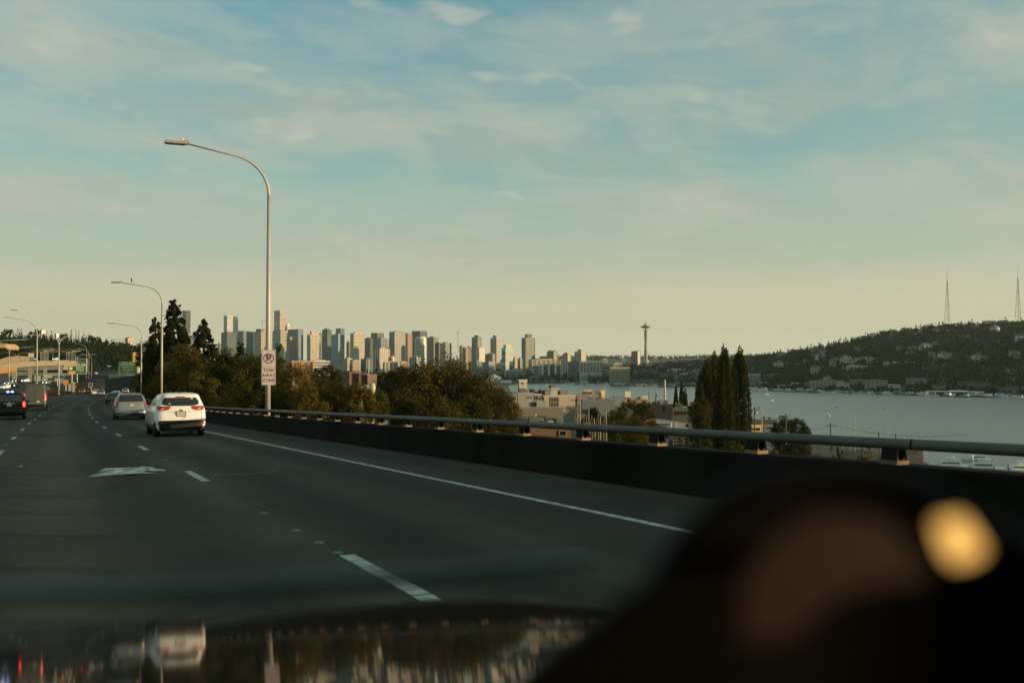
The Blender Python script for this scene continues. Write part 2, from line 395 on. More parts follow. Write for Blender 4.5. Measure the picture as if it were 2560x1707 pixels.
# ---- right-hand parapet with pipe rail
def loft_road(sect, d0, d1, step):
    ds = list(np.arange(d0, d1, step)) + [d1]; vs = []; fs = []; n = len(sect)
    for d in ds:
        for X, h in sect: vs.append(on_road(X, d, h))
    for i in range(len(ds) - 1):
        for k in range(n): fs.append((i * n + k, i * n + (k + 1) % n, (i + 1) * n + (k + 1) % n, (i + 1) * n + k))
    fs += [tuple(range(n - 1, -1, -1)), tuple(range((len(ds) - 1) * n, len(ds) * n))]
    return MB().add(vs, fs)
SP = 2.31
par = thing('bridge_parapet', 'dark concrete parapet with steel pipe rail along the right highway shoulder', 'parapet', on_road(8.2, 0, 0))
def child_world(o): o.location = Vector(o.location) - par.location
for q0 in list(np.arange(-27.72, 420, 4 * SP)):
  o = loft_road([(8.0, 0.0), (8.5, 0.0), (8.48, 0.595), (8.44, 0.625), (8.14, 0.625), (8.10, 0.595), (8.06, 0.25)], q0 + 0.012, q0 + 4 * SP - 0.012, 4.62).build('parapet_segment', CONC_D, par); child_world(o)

STEEL = mat('rail_steel', (0.088, 0.090, 0.068), 0.6, 0.1, var=0.25, scale=1.5)
# rail sections joined by sleeves
d = -20.0; rs = 0
while d < 300:
    d1 = d + 4 * SP
    vs = []; n = 12; fs = []; ds = list(np.linspace(d + 0.012, d1 - 0.012, 4))
    for q in ds:
        cx, cy_, cz = on_road(8.22, q, 0.846)
        for k in range(n): a = 2 * math.pi * k / n; vs.append((cx + 0.059 * math.cos(a), cy_, cz + 0.059 * math.sin(a)))
    for i in range(3):
        for k in range(n): fs.append((i * n + k, i * n + (k + 1) % n, (i + 1) * n + (k + 1) % n, (i + 1) * n + k))
    o = MB().add(vs, fs).build('rail_pipe', STEEL, par, smooth=True); child_world(o)
    d = d1
def post_mesh():
    mb = MB(); w0, w1, dp, h0, h1 = 0.085, 0.05, 0.115, 0.0, 0.20
    for s in (-1, 1):   # two tapered flanges with a recessed web between them
        vs = []
        for wv, h in ((w0, h0), (w1, h1)):
            x0, x1 = s * wv, s * (wv - 0.012)
            vs += [(x0, -dp, h), (x1, -dp, h), (x1, dp, h), (x0, dp, h)]
        mb.add(vs, [(0, 1, 2, 3), (4, 7, 6, 5), (0, 4, 5, 1), (1, 5, 6, 2), (2, 6, 7, 3), (3, 7, 4, 0)])
    mb.box((0, 0.02, 0.1), (0.09, 0.02, 0.2)); return mb
POSTM = post_mesh().mesh('rail_post', mat('post_iron', (0.016, 0.016, 0.012), 0.8, spec=0.08))
PLATEM = MB().box((0, 0, 0.022), (0.17, 0.26, 0.045)).box((-0.05, -0.09, 0.055), (0.02, 0.02, 0.03)).box((0.05, -0.09, 0.055), (0.02, 0.02, 0.03)).mesh('base_plate', mat('plate_zinc', (0.24, 0.16, 0.09), 0.8))
d = 10.35 - 4 * SP
for k in range(48):
    q = d + k * SP; p = Vector(on_road(8.26, q, 0.627)) - par.location
    a = obj('rail_post', POSTM, par, p, -road_dir(q)); obj('base_plate', PLATEM, a)

# ---- street lamps
GALV = mat('lamp_galvanised', (0.42, 0.40, 0.35), 0.55, 0.3, var=0.12, scale=1.0)
LAMPH = mat('lamp_head_grey', (0.30, 0.29, 0.26), 0.5, 0.2)
LENS = mat('lamp_lens', (0.05, 0.05, 0.045), 0.3)
def lamp(px, z, base_h, height, arm=5.0, sides=(-1,), label='', group=None, rz=0.0, r0=0.14, X=None, d=None, name='street_lamp', n=10, bend=3.2):
    if X is not None: b = Vector(on_road(X, d, base_h))
    else: b = at(px, z); b.z = base_h
    t = thing(name, label, 'street lamp', b, rz, group)
    hb = height - bend if len(sides) == 1 else height - 2.2
    MB().tube([(0, 0, 0), (0, 0, hb * 0.5), (0, 0, hb)], [r0, r0 * 0.85, r0 * 0.68], n).build('pole', GALV, t, smooth=True)
    MB().lathe((0, 0, 0), [(r0 * 1.9, 0), (r0 * 1.9, 0.05), (r0 * 1.2, 0.12)], 12).build('base_flange', GALV, t)
    for s in sides:
        if len(sides) == 1:
            k = bend; path = [(0, 0, hb - 0.3)] + [(s * 0.98 * k * (1 - math.cos(a)), 0, hb + 0.92 * k * math.sin(a)) for a in np.linspace(0, R(83), 12)]
            e = path[-1]; path += [(s * arm, 0, height + 0.2)]
        else:
            path = [(0, 0, hb - 0.2)] + [(s * 1.7 * (1 - math.cos(a)), 0, hb + 1.9 * math.sin(a)) for a in np.linspace(0, R(80), 8)] + [(s * arm, 0, height)]
        m_ = len(path); MB().tube(path, [r0 * 0.66 - (r0 * 0.36) * i / (m_ - 1) for i in range(m_)], 8).build('arm', GALV, t, smooth=True)
        ex, ey, ez = path[-1]
        h = MB().box((ex + s * 0.42, 0, ez + 0.02), (0.95, 0.3, 0.11)).box((ex + s * 0.05, 0, ez + 0.09), (0.3, 0.2, 0.08)).build('lamp_head', LAMPH, t)
        MB().box((ex + s * 0.45, 0, ez - 0.055), (0.8, 0.26, 0.035)).build('lens', LENS, h)
        MB().lathe((ex + s * 0.15, 0, ez + 0.13), [(0.05, 0), (0.05, 0.05), (0.02, 0.09)], 8).build('photocell', mat('photocell_white', (0.7, 0.7, 0.65)), h)
    return t
lamp(670, 44.0, -1.6, 12.25, 3.5, (-1,), 'tall curved street lamp carrying the no parking sign by the rail', rz=R(-3), r0=0.12, bend=1.8)
lamp(404, 100, road_z(105) - 0.1, 12.5, 3.9, (-1,), 'tall curved street lamp beside the twin conifers, a bird on its arm', rz=R(-5), r0=0.125, bend=1.8)
lamp(353, 155, road_z(165) - 0.1, 11.9, 4.1, (-1,), 'curved street lamp rising from the exit lane by the dark trees', rz=R(-7), r0=0.13, bend=1.8)
lamp(346, 208, road_z(215) - 0.4, 12.0, 4.2, (-1,), 'farthest curved street lamp on the right side of the highway', rz=R(-8), bend=1.8)
p = P(327, 703.5, 98.6)
bt = thing('bird', 'small dark bird perched on the arm of the second street lamp', 'bird', p)
BIRD = mat('bird_black', (0.02, 0.02, 0.02))
MB().lathe((0, 0, 0), [(0.02, -0.02), (0.07, 0.06), (0.085, 0.15), (0.055, 0.24), (0.06, 0.28), (0.02, 0.34)], 10).build('body', BIRD, bt, smooth=True)
MB().tube([(0, 0, 0.28), (-0.10, 0, 0.27)], [0.022, 0.004], 6).build('beak', BIRD, bt)
MB().box((0.03, 0.02, -0.07), (0.04, 0.03, 0.15)).build('tail', BIRD, bt)

# ---- no parking sign on the first lamp
sp = P(671.5, 962.5, 43.4)
sg = thing('parking_sign', 'white no parking sign above a tow away zone notice on the lamp pole', 'sign', sp, R(-20))
SW, SH, SY = 0.61, 1.54, 0.0
WHITE = mat('sign_white', (0.72, 0.72, 0.70), 0.5, var=0.06); RED = mat('sign_red', (0.42, 0.03, 0.015), 0.5, var=0.1); BLACK = mat('sign_black', (0.02, 0.025, 0.02), 0.5, var=0.1)
def rrect(w, h, r, n=5):
    pts = []
    for cx, cz, a0 in ((w / 2 - r, h / 2 - r, 0), (-w / 2 + r, h / 2 - r, 90), (-w / 2 + r, -h / 2 + r, 180), (w / 2 - r, -h / 2 + r, 270)):
        for k in range(n): a = R(a0 + 90 * k / (n - 1)); pts.append((cx + r * math.cos(a), cz + r * math.sin(a)))
    return pts
def plate(w, h, r, y0, y1, cz):
    p = rrect(w, h, r); n = len(p)
    vs = [(x, y0, z + cz) for x, z in p] + [(x, y1, z + cz) for x, z in p]
    return MB().add(vs, [tuple(range(n)), tuple(range(2 * n - 1, n - 1, -1))] + [((i + 1) % n, i, n + i, n + (i + 1) % n) for i in range(n)])
def frame(w, h, r, t, y, cz):
    a = rrect(w, h, r); b = rrect(w - 2 * t, h - 2 * t, max(r - t, 0.005)); n = len(a)
    vs = [(x, y, z + cz) for x, z in a] + [(x, y, z + cz) for x, z in b]
    return MB().add(vs, [(i, (i + 1) % n, n + (i + 1) % n, n + i) for i in range(n)])
HT = SH * 0.49
plate(SW, SH - HT, 0.05, 0.0, 0.006, (SH - HT) / 2).build('notice_panel', WHITE, sg)
pn = plate(SW, HT, 0.05, 0.0, 0.006, SH - HT / 2).build('symbol_panel', WHITE, sg)
frame(SW - 0.04, SH - HT - 0.04, 0.04, 0.016, -0.003, (SH - HT) / 2).build('border', RED, sg)
frame(SW - 0.04, HT - 0.04, 0.04, 0.016, -0.003, SH - HT / 2).build('border', RED, sg)
pc = SH - HT * 0.50; rr_ = 0.232; mb = MB(); n = 32
vs = [(r * math.cos(2 * math.pi * k / n), -0.006, pc + r * math.sin(2 * math.pi * k / n)) for r in (rr_, rr_ - 0.042) for k in range(n)]
mb.add(vs, [(k, (k + 1) % n, n + (k + 1) % n, n + k) for k in range(n)])
q = rr_ * 0.70; mb.add([(-q - .015, -0.0065, pc + q - .015), (-q + .015, -0.0065, pc + q + .015), (q + .015, -0.0065, pc - q + .015), (q - .015, -0.0065, pc - q - .015)], [(0, 3, 2, 1)])
mb.build('prohibition_ring', RED, sg)
def signtext(s, size, m, par_, x, y, z, bold=1.0):
    o = obj('lettering', text_mesh(s, size, m), par_, (x, y, z)); o.rotation_euler = (R(90), 0, 0); o.scale = (bold, 1, 1); return o
signtext('P', 0.40, BLACK, sg, 0.0, -0.0045, pc, 1.15)
for s, k in (('TOW', 0), ('AWAY', 1), ('ZONE', 2)): signtext(s, 0.21, RED, sg, 0, -0.004, SH - HT - 0.155 - 0.215 * k, 0.9)
MB().box((0, 0.05, SH * 0.25), (0.5, 0.05, 0.05)).box((0, 0.05, SH * 0.8), (0.5, 0.05, 0.05)).build('bracket', GALV, sg)
# ================================================================== VEHICLES
GLASS = mat('car_glass', (0.012, 0.016, 0.014), 0.06, var=0.05, spec=0.8)
TRIM = mat('black_trim', (0.008, 0.0085, 0.007), 0.6, var=0.2)
TYRE = mat('tyre_rubber', (0.012, 0.012, 0.011), 0.85)
RIM = mat('wheel_rim', (0.30, 0.30, 0.28), 0.35, 0.7)
PLATE = mat('licence_plate', (0.62, 0.60, 0.50), 0.5, var=0.1, scale=20)
CHROME = mat('chrome', (0.6, 0.6, 0.58), 0.15, 1.0, var=0.05)
TAIL = mat('tail_lamp_red', (0.36, 0.012, 0.01), 0.15, var=0.2, scale=12, coat=0.8)
TAIL_ON = mat('tail_lamp_lit', (1.0, 0.06, 0.03), 0.3, emit=1.6, var=0.1)
TAIL_CL = mat('tail_lamp_clear', (0.55, 0.42, 0.38), 0.15, coat=0.8)
HEAD_ON = mat('headlamp_lit', (1.0, 0.95, 0.85), 0.3, emit=6.0, var=0.02)
BLUE_ON = mat('blue_lamp_lit', (0.25, 0.35, 1.0), 0.3, emit=5.0, var=0.02)
def paint(name, c, rough=0.28, metal=0.0): return mat(name, c, rough, metal, var=0.05, scale=1.5, coat=0.7)

class Body:
    def __init__(s, lv): s.lv = lv
    def g(s, z, i): return float(np.interp(z, [l[0] for l in s.lv], [l[i] for l in s.lv]))
    def yr(s, x, z, end=0):
        w, rc = s.g(z, 1), s.g(z, 4); x = abs(x); e = s.g(z, 5) * x * x
        k = max(0.0, x - (w - rc)); k = min(k, rc)
        e += (rc - math.sqrt(max(rc * rc - k * k, 0))) * 0.75
        return s.g(z, 2) + e if end == 0 else s.g(z, 3) - e
    def mesh(s):
        nr = 15; mb = MB(); rings = []; zs = []
        for a, b in zip(s.lv, s.lv[1:]):
            zs += list(np.linspace(a[0], b[0], max(2, int((b[0] - a[0]) / 0.08) + 1)))[:-1]
        zs.append(s.lv[-1][0])
        for z in zs:
            w = s.g(z, 1); xs = [w * math.sin(t) for t in np.linspace(-math.pi / 2, math.pi / 2, nr)]
            rings.append([(x, s.yr(x, z), z) for x in xs] + [(x, s.yr(x, z, 1), z) for x in reversed(xs)])
        n = 2 * nr; vs = [v for r in rings for v in r]; fs = []
        for i in range(len(rings) - 1):
            for k in range(n): fs.append((i * n + k, i * n + (k + 1) % n, (i + 1) * n + (k + 1) % n, (i + 1) * n + k))
        fs += [tuple(range(n - 1, -1, -1)), tuple(range((len(rings) - 1) * n, len(rings) * n))]
        return mb.add(vs, fs)
    def patch(s, rows, off=0.012, nc=10, end=0):
        """panel lying on the rear (end 0) or front (end 1) of the body; rows = (z, x_left, x_right)"""
        vs = []; fs = []; sg = -1 if end == 0 else 1; rr = []
        for a, b in zip(rows, rows[1:]):
            m = max(1, int(abs(b[0] - a[0]) / 0.06))
            for t in range(m): rr.append(tuple(a[i] + (b[i] - a[i]) * t / m for i in range(3)))
        rr.append(rows[-1])
        for z, a, b in rr:
            for k in range(nc + 1):
                x = a + (b - a) * k / nc; ww = s.g(z, 1); xx = max(-ww, min(ww, x)); y = s.yr(xx, z, end) + sg * off
                vs.append((x + (0.006 if x > ww - 0.02 else -0.006 if x < -ww + 0.02 else 0), y, z))
        m = nc + 1
        for i in range(len(rr) - 1):
            for k in range(nc): fs.append((i * m + k, i * m + k + 1, (i + 1) * m + k + 1, (i + 1) * m + k))
        return MB().add(vs, fs)
    def side(s, rows, sx, off=0.008):
        """panel on a flank; rows = (z, y_rear, y_front)"""
        vs = []; fs = []
        for z, a, b in rows:
            x = sx * (s.g(z, 1) + off); vs += [(x, a, z), (x, b, z)]
        for i in range(len(rows) - 1): fs.append((2 * i, 2 * i + 1, 2 * i + 3, 2 * i + 2))
        return MB().add(vs, fs)
TYM = {}
def wheels(t, w, ys, r=0.34, tw=0.22):
    k = (r, tw)
    if k not in TYM:
        a = MB().lathe((0, 0, 0), [(r - 0.07, -tw / 2), (r - 0.01, -tw / 2 + 0.01), (r, -tw / 2 + 0.05), (r, tw / 2 - 0.05), (r - 0.01, tw / 2 - 0.01), (r - 0.07, tw / 2)], 24)
        b = MB().lathe((0, 0, 0), [(r - 0.08, -tw / 2 - 0.006), (r - 0.12, -tw / 2 + 0.01), (0.06, -tw / 2 + 0.0)], 16)
        TYM[k] = (a.mesh('wheel', TYRE, True), b.mesh('rim', RIM, True))
    for y in ys:
        for s in (-1, 1):
            o = obj('wheel', TYM[k][0], t, (s * (w - tw / 2 - 0.01), y, r)); o.rotation_euler = (0, R(90 * s), 0)
            rm = obj('rim', TYM[k][1], o)
def vehicle(name, label, cat, px, z, lv, pm, P_, X=None, d=None, group=None, heading=0.0):
    """P_: dict describing rear details"""
    if X is None:
        v = P(px, HOR, z); x, y = v.x, v.y
    else: x, y = X + road_x(d), d
    b = Body(lv)
    t = thing(name, label, cat, (x, y, road_z(y) + 0.002), -road_dir(y) + heading, group)
    t.rotation_euler = (math.atan(-0.0339 if y < 110 else -0.022), 0, -road_dir(y) + heading)
    bo = b.mesh().build('body', pm, t, smooth=True)
    fr = max(l[3] for l in lv)
    wheels(t, lv[2][1], P_.get('axles', (0.78, fr - 0.85)), P_.get('wr', 0.34))
    if 'window' in P_:
        wo = b.patch(P_['window'], 0.012).build('rear_window', GLASS, t, smooth=True)
        if 'sticker' in P_:
            for (sx, sz, sr) in P_['sticker']: MB().lathe((0, 0, 0), [(sr, 0.0), (sr * 0.9, 0.004)], 12).build('sticker', PLATE, wo, loc=(sx, b.yr(sx, sz) - 0.016, sz)).rotation_euler = (R(105), 0, 0)
    for i, (mm, rows) in enumerate(P_.get('lights', [])): b.patch(rows, 0.016, 4).build('tail_light', mm, t, smooth=True)
    for rows in P_.get('dark', []): b.patch(rows, 0.010, 12).build('bumper_trim', TRIM, t, smooth=True)
    for rows in P_.get('bright', []): b.patch(rows, 0.02, 6).build('chrome_strip', CHROME, t, smooth=True)
    for rows in P_.get('brake', []): b.patch(rows, 0.02, 4).build('brake_light', TAIL, t, smooth=True)
    if 'plate' in P_:
        cx, cz, mt = P_['plate']; y = b.yr(cx, cz) - 0.02
        po = MB().box((cx, y, cz), (0.31, 0.012, 0.155)).build('licence_plate', PLATE, t)
        fo = frame(0.35, 0.19, 0.012, 0.025, y - 0.007, cz).build('plate_frame', TRIM, po)
        for fx in fo.data.vertices: fx.co.x += cx
        for dx in (-0.1, -0.06, -0.02, 0.03, 0.07, 0.11):
            MB().box((cx + dx, y - 0.008, cz), (0.018, 0.004, 0.07)).build('plate_character', mat('plate_dark', (0.12, 0.12, 0.14)), po)
    if 'badge' in P_:
        cx, cz = P_['badge']; q = MB().lathe((0, 0, 0), [(0.065, 0), (0.06, 0.008)], 16).build('badge', CHROME, t, loc=(cx, b.yr(cx, cz) - 0.004, cz)); q.rotation_euler = (R(90), 0, 0); q.scale = (1.2, 0.6, 1)
    for sx in (-1, 1):
        for rows in P_.get('glass_side', []): b.side(rows, sx).build('side_window', GLASS, t, smooth=True)
    if P_.get('mirror'):
        mz, my = P_['mirror']
        for sx in (-1, 1): MB().box((sx * (b.g(mz, 1) + 0.11), my, mz), (0.2, 0.1, 0.14)).build('wing_mirror', pm, t)
    if P_.get('windscreen'): b.patch(P_['windscreen'], 0.012, 10, 1).build('windscreen', GLASS, t, smooth=True)
    for rows in P_.get('head', []): b.patch(rows, 0.014, 4, 1).build('headlight', P_.get('headmat', HEAD_ON), t, smooth=True)
    if P_.get('exhaust'): MB().box((0, 0.35, 0.22), (1.2, 0.5, 0.12)).build('underbody', TRIM, t)
    if 'rails' in P_:
        for sx in (-1, 1): MB().tube([(sx * P_['rails'][0], 0.7, P_['rails'][1]), (sx * P_['rails'][0], 1.0, P_['rails'][1] + 0.05), (sx * P_['rails'][0], 2.4, P_['rails'][1] + 0.05), (sx * P_['rails'][0], 2.7, P_['rails'][1])], 0.02, 6).build('roof_rail', TRIM, t)
    return t, b
def sym(rows): return [(z, -b, -a) for z, a, b in rows]
W_PAINT = paint('paint_white', (0.78, 0.77, 0.74))
S_PAINT = paint('paint_silver', (0.24, 0.25, 0.245), 0.35, 0.5)
G_PAINT = paint('paint_graphite', (0.05, 0.055, 0.055), 0.3, 0.3)
K_PAINT = mat('paint_black', (0.004, 0.0042, 0.004), 0.35, var=0.05, spec=0.22)
O_PAINT = paint('paint_olive_grey', (0.055, 0.054, 0.038), 0.5)

# --- white SUV
lv = [(0.20, .78, .22, 4.30, .12, .02), (0.30, .88, .05, 4.42, .18, .03), (0.58, .915, .0, 4.5, .24, .05), (0.66, .92, .015, 4.5, .26, .06), (0.90, .91, .06, 4.45, .26, .07),
      (1.00, .895, .085, 4.25, .26, .07), (1.05, .88, .10, 3.45, .26, .07), (1.12, .86, .125, 3.25, .26, .08), (1.45, .725, .27, 2.55, .24, .09), (1.53, .68, .20, 2.4, .2, .06), (1.58, .62, .30, 2.2, .2, .06), (1.62, .5, .55, 2.0, .2, .05), (1.64, .3, .9, 1.7, .2, .05)]
LT = [(0.965, -.74, -.58), (1.0, -.82, -.45), (1.06, -.845, -.37), (1.10, -.845, -.36), (1.128, -.84, -.42)]
t, b = vehicle('white_suv', 'white SUV with round window sticker in the right lane, nearest vehicle', 'car', 454, 37.2, lv, W_PAINT, dict(
    window=[(1.135, -.40, .40), (1.16, -.56, .56), (1.21, -.66, .66), (1.30, -.655, .655), (1.40, -.60, .60), (1.445, -.57, .57)],
    lights=[(TAIL, LT), (TAIL, sym(LT))], brake=[[(1.455, -.17, .17), (1.49, -.15, .15)]],
    dark=[[(0.205, -.79, .79), (0.30, -.89, .89), (0.5, -.925, .925), (0.585, -.925, .925), (0.60, -.76, .76)], [(0.915, -.48, .48), (0.921, -.48, .48)], [(0.69, 0.02, 0.17), (0.71, 0.02, 0.17)]],
    plate=(0.0, 0.84, 0), badge=(0.0, 0.965), sticker=[(0.40, 1.40, .05), (-0.40, 1.21, .035)], exhaust=True,
    glass_side=[[(1.14, 0.55, 3.0), (1.25, 0.62, 2.9), (1.42, 0.8, 2.5)]], mirror=(1.1, 3.05), wr=0.35), heading=R(0))
for sx in (-1, 1):
    b.side([(0.205, 0.3, 4.2), (0.30, 0.25, 4.2), (0.42, 0.22, 4.2)], sx).build('side_cladding', TRIM, t)
    b.patch([(0.62, sx * .735 - .005, sx * .735 + .005), (0.93, sx * .745 - .005, sx * .745 + .005), (1.12, sx * .72 - .005, sx * .72 + .005)], 0.017, 2).build('panel_gap', TRIM, t)
    b.patch([(0.455, sx * .74 - .09, sx * .74 + .09), (0.525, sx * .74 - .08, sx * .74 + .08)], 0.018, 3).build('reflector', TAIL, t)
    b.patch([(1.0, sx * .66 - .05, sx * .66 + .05), (1.05, sx * .66 - .06, sx * .66 + .06)], 0.02, 3).build('reversing_lamp', TAIL_CL, t)
MB().tube([(0, 0.5, 1.60), (0, 0.62, 1.68)], [0.035, 0.012], 6).build('roof_antenna', TRIM, t)
b.patch([(1.15, -.16, .24), (1.165, -.16, .24)], 0.022, 6).build('rear_wiper', TRIM, t)

# --- silver minivan
lv = [(0.18, .78, .2, 4.8, .12, .02), (0.30, .93, .03, 5.0, .2, .03), (0.50, .97, .0, 5.1, .25, .04), (0.62, .975, .03, 5.1, .25, .05), (0.95, .97, .09, 5.0, .26, .06), (1.05, .96, .11, 4.1, .26, .06), (1.10, .95, .12, 3.9, .26, .07), (1.50, .82, .25, 3.1, .22, .08), (1.66, .70, .32, 2.8, .2, .06), (1.72, .55, .55, 2.4, .2, .05), (1.74, .3, .9, 2.1, .2, .05)]
LT = [(0.80, -.95, -.80), (0.95, -.96, -.80), (1.16, -.93, -.78)]
t, b = vehicle('silver_minivan', 'silver minivan ahead of the white SUV in the right lane', 'car', 329, 66, lv, S_PAINT, dict(
    window=[(1.18, -.76, .76), (1.25, -.78, .78), (1.55, -.68, .68), (1.62, -.64, .64)], lights=[(TAIL, LT), (TAIL, sym(LT))], brake=[[(1.63, -.12, .12), (1.66, -.12, .12)]],
    dark=[[(0.19, -.8, .8), (0.33, -.94, .94), (0.42, -.95, .95)], [(0.60, -.8, .8), (0.615, -.8, .8)]], bright=[[(1.03, -.5, .5), (1.06, -.5, .5)]], plate=(0.05, 0.95, 0), exhaust=True,
    glass_side=[[(1.15, 0.5, 3.6), (1.5, 0.6, 3.0)]], rails=(.62, 1.72), mirror=(1.15, 3.7), wr=0.34))
# --- dark hatchback
lvs = [(0.20, .74, .2, 4.3, .12, .02), (0.32, .87, .04, 4.45, .2, .03), (0.55, .90, .0, 4.5, .25, .05), (0.78, .90, .06, 4.45, .26, .06), (0.92, .88, .12, 3.7, .26, .07), (0.96, .87, .16, 3.4, .26, .07), (1.30, .66, .75, 2.5, .22, .1), (1.40, .56, .95, 2.2, .2, .08), (1.44, .36, 1.2, 1.9, .2, .05)]
LTs = [(0.74, -.86, -.58), (0.86, -.86, -.54), (0.90, -.85, -.60)]
SED = dict(window=[(0.97, -.66, .66), (1.05, -.68, .68), (1.28, -.56, .56), (1.34, -.5, .5)], lights=[(TAIL, LTs), (TAIL, sym(LTs))], dark=[[(0.21, -.76, .76), (0.34, -.86, .86)]],
           plate=(0.0, 0.72, 0), glass_side=[[(0.97, 0.8, 3.3), (1.28, 1.1, 2.6)]], mirror=(1.0, 3.2), wr=0.31, bright=[[(0.80, -.5, .5), (0.82, -.5, .5)]])
dk, _ = vehicle('dark_hatchback', 'dark grey hatchback ahead of the silver minivan', 'car', 282, 134, lvs, G_PAINT, SED)
SEDF = dict(SED); SEDF['lights'] = [(TAIL_ON, LTs), (TAIL_ON, sym(LTs))]
wsd, _ = vehicle('white_sedan', 'small white sedan with lit orange lamp peeking past the dark hatchback', 'car', 290, 172, lvs, W_PAINT, SEDF)
# --- SUVs far ahead share one shape
lvf = [(0.22, .78, .2, 4.3, .12, .02), (0.32, .9, .04, 4.4, .2, .03), (0.6, .93, .0, 4.5, .24, .05), (1.0, .91, .06, 4.4, .26, .07), (1.08, .88, .10, 3.4, .26, .07), (1.5, .72, .25, 2.6, .24, .09), (1.62, .6, .4, 2.2, .2, .06), (1.66, .3, .8, 1.8, .2, .05)]
LTf = [(0.95, -.88, -.68), (1.2, -.84, -.70)]
SUVF = dict(window=[(1.12, -.64, .64), (1.2, -.68, .68), (1.45, -.58, .58)], lights=[(TAIL_ON, LTf), (TAIL_ON, sym(LTf))], brake=[[(1.5, -.2, .2), (1.55, -.2, .2)]], dark=[[(0.23, -.8, .8), (0.5, -.9, .9)]], plate=(0, .85, 0), wr=.35)
vehicle('silver_suv', 'small silver SUV with red brake lights entering the exit lane', 'car', 314, 285, lvf, S_PAINT, SUVF)
vehicle('grey_sedan', 'grey sedan right of a white car in the far left lane', 'car', 252, 236, lvs, S_PAINT, SED)
vehicle('pale_sedan', 'pale sedan just left of the grey sedan far ahead', 'car', 238, 262, lvs, W_PAINT, SED)
vehicle('dark_suv', 'dark SUV with glowing red tail lights far ahead', 'car', 221, 285, lvf, K_PAINT, SUVF)
vehicle('distant_car', 'distant dark car beside the orange construction sign', 'car', 205, 300, lvs, G_PAINT, SEDF)
# --- big black SUV on the left
lv = [(0.24, .85, .2, 5.2, .1, .02), (0.36, .98, .03, 5.3, .15, .02), (0.62, 1.01, .0, 5.35, .18, .03), (0.75, 1.01, .04, 5.35, .2, .04), (1.08, 1.0, .08, 5.25, .2, .04), (1.15, .98, .10, 4.2, .2, .04), (1.22, .97, .12, 4.0, .2, .05), (1.68, .84, .26, 3.2, .2, .06), (1.82, .76, .32, 3.0, .16, .05), (1.88, .6, .5, 2.7, .16, .04), (1.90, .3, .8, 2.3, .16, .04)]
LT = [(0.86, -1.0, -.86), (1.05, -.995, -.84), (1.24, -.97, -.86)]
t, b = vehicle('black_suv', 'big black SUV with blue roof lights, cut off by the left edge', 'car', 24, 70, lv, K_PAINT, dict(
    window=[(1.25, -.82, .82), (1.35, -.84, .84), (1.62, -.76, .76), (1.72, -.7, .7)], lights=[(TAIL_ON, LT), (TAIL_ON, sym(LT))], dark=[[(0.25, -.86, .86), (0.40, -.98, .98), (0.72, -.99, .99)]],
    bright=[[(1.10, -.36, .36), (1.125, -.36, .36)]], plate=(0.0, 0.99, 0), badge=(0, 1.16), exhaust=True, glass_side=[[(1.22, 0.5, 3.7), (1.66, 0.6, 3.1)]], mirror=(1.25, 3.8), wr=0.39, axles=(1.0, 4.3)))
bar = MB().box((0, 0.9, 1.93), (1.3, 0.22, 0.07)).build('light_bar', TRIM, t)
for sx in (-.14, .14): MB().box((sx, 0.77, 1.94), (0.16, 0.05, 0.08)).build('blue_lamp', BLUE_ON, bar)
# --- tall van
lv = [(0.30, .85, .15, 5.3, .1, .02), (0.42, .98, .02, 5.5, .12, .02), (0.60, 1.02, .0, 5.6, .12, .02), (1.0, 1.02, .03, 5.6, .12, .02), (1.25, 1.02, .05, 4.9, .12, .02), (1.4, 1.01, .06, 4.6, .12, .02), (2.0, .96, .12, 3.9, .12, .03), (2.45, .88, .2, 3.7, .12, .03), (2.58, .78, .3, 3.5, .12, .03), (2.63, .5, .5, 3.2, .12, .03)]
LT = [(0.95, -1.0, -.89), (1.3, -1.01, -.89), (1.62, -.98, -.89)]
t, b = vehicle('tall_van', 'tall olive grey cargo van left of the lane dashes', 'van', 88, 101, lv, O_PAINT, dict(
    lights=[(TAIL_ON, LT), (TAIL_ON, sym(LT))], dark=[[(0.31, -.86, .86), (0.45, -.98, .98), (0.62, -1.0, 1.0)], [(0.65, -.01, .01), (2.4, -.01, .01)]],
    bright=[[(0.66, -.6, .6), (0.69, -.6, .6)]], plate=(0.30, 0.86, 0), wr=0.36, axles=(0.95, 4.5), mirror=(1.6, 4.4)))

# ================================================================== OWN CAR
own = thing('dark_car', 'dark bonnet, pale streak bar and dashboard of the car the photo is taken from, out of focus', 'car', (0, 0, 0))
HOOD = mat('bonnet_paint', (0.026, 0.020, 0.0125), 0.045, var=0.02, scale=0.5, spec=0.5)
HOOD.node_tree.nodes['Principled BSDF'].inputs['IOR'].default_value = 1.14
vs = []; fs = []; nx, ny = 40, 24
for j in range(ny + 1):
    y = 0.62 + 1.26 * j / ny; te = j / ny
    for i in range(nx + 1):
        x = -1.15 + 2.2 * i / nx; xo = x + 0.05
        zt = HC - 0.437 + (1.88 - y) * 0.151 - 0.022 * xo * xo - 0.05 * max(0, abs(xo) - 0.75) ** 2 * 4
        yy = y - 0.10 * te * xo * xo
        if j == ny: zt -= 0.05; yy += 0.02
        elif j == ny - 1: zt -= 0.014
        elif j == ny - 2: zt -= 0.003
        vs.append((x, yy, zt))
for j in range(ny):
    for i in range(nx): a = j * (nx + 1) + i; fs.append((a, a + 1, a + nx + 2, a + nx + 1))
MB().add(vs, fs).build('bonnet', HOOD, own, smooth=True)
MB().box((-0.05, 1.86, HC - 0.85), (2.0, 0.08, 0.58)).build('front_bumper', mat('bumper_sunlit_brown', (0.05, 0.036, 0.022), 0.7, spec=0.1), own)  # warm brown colour stands in for sunlight on the bonnet's front edge
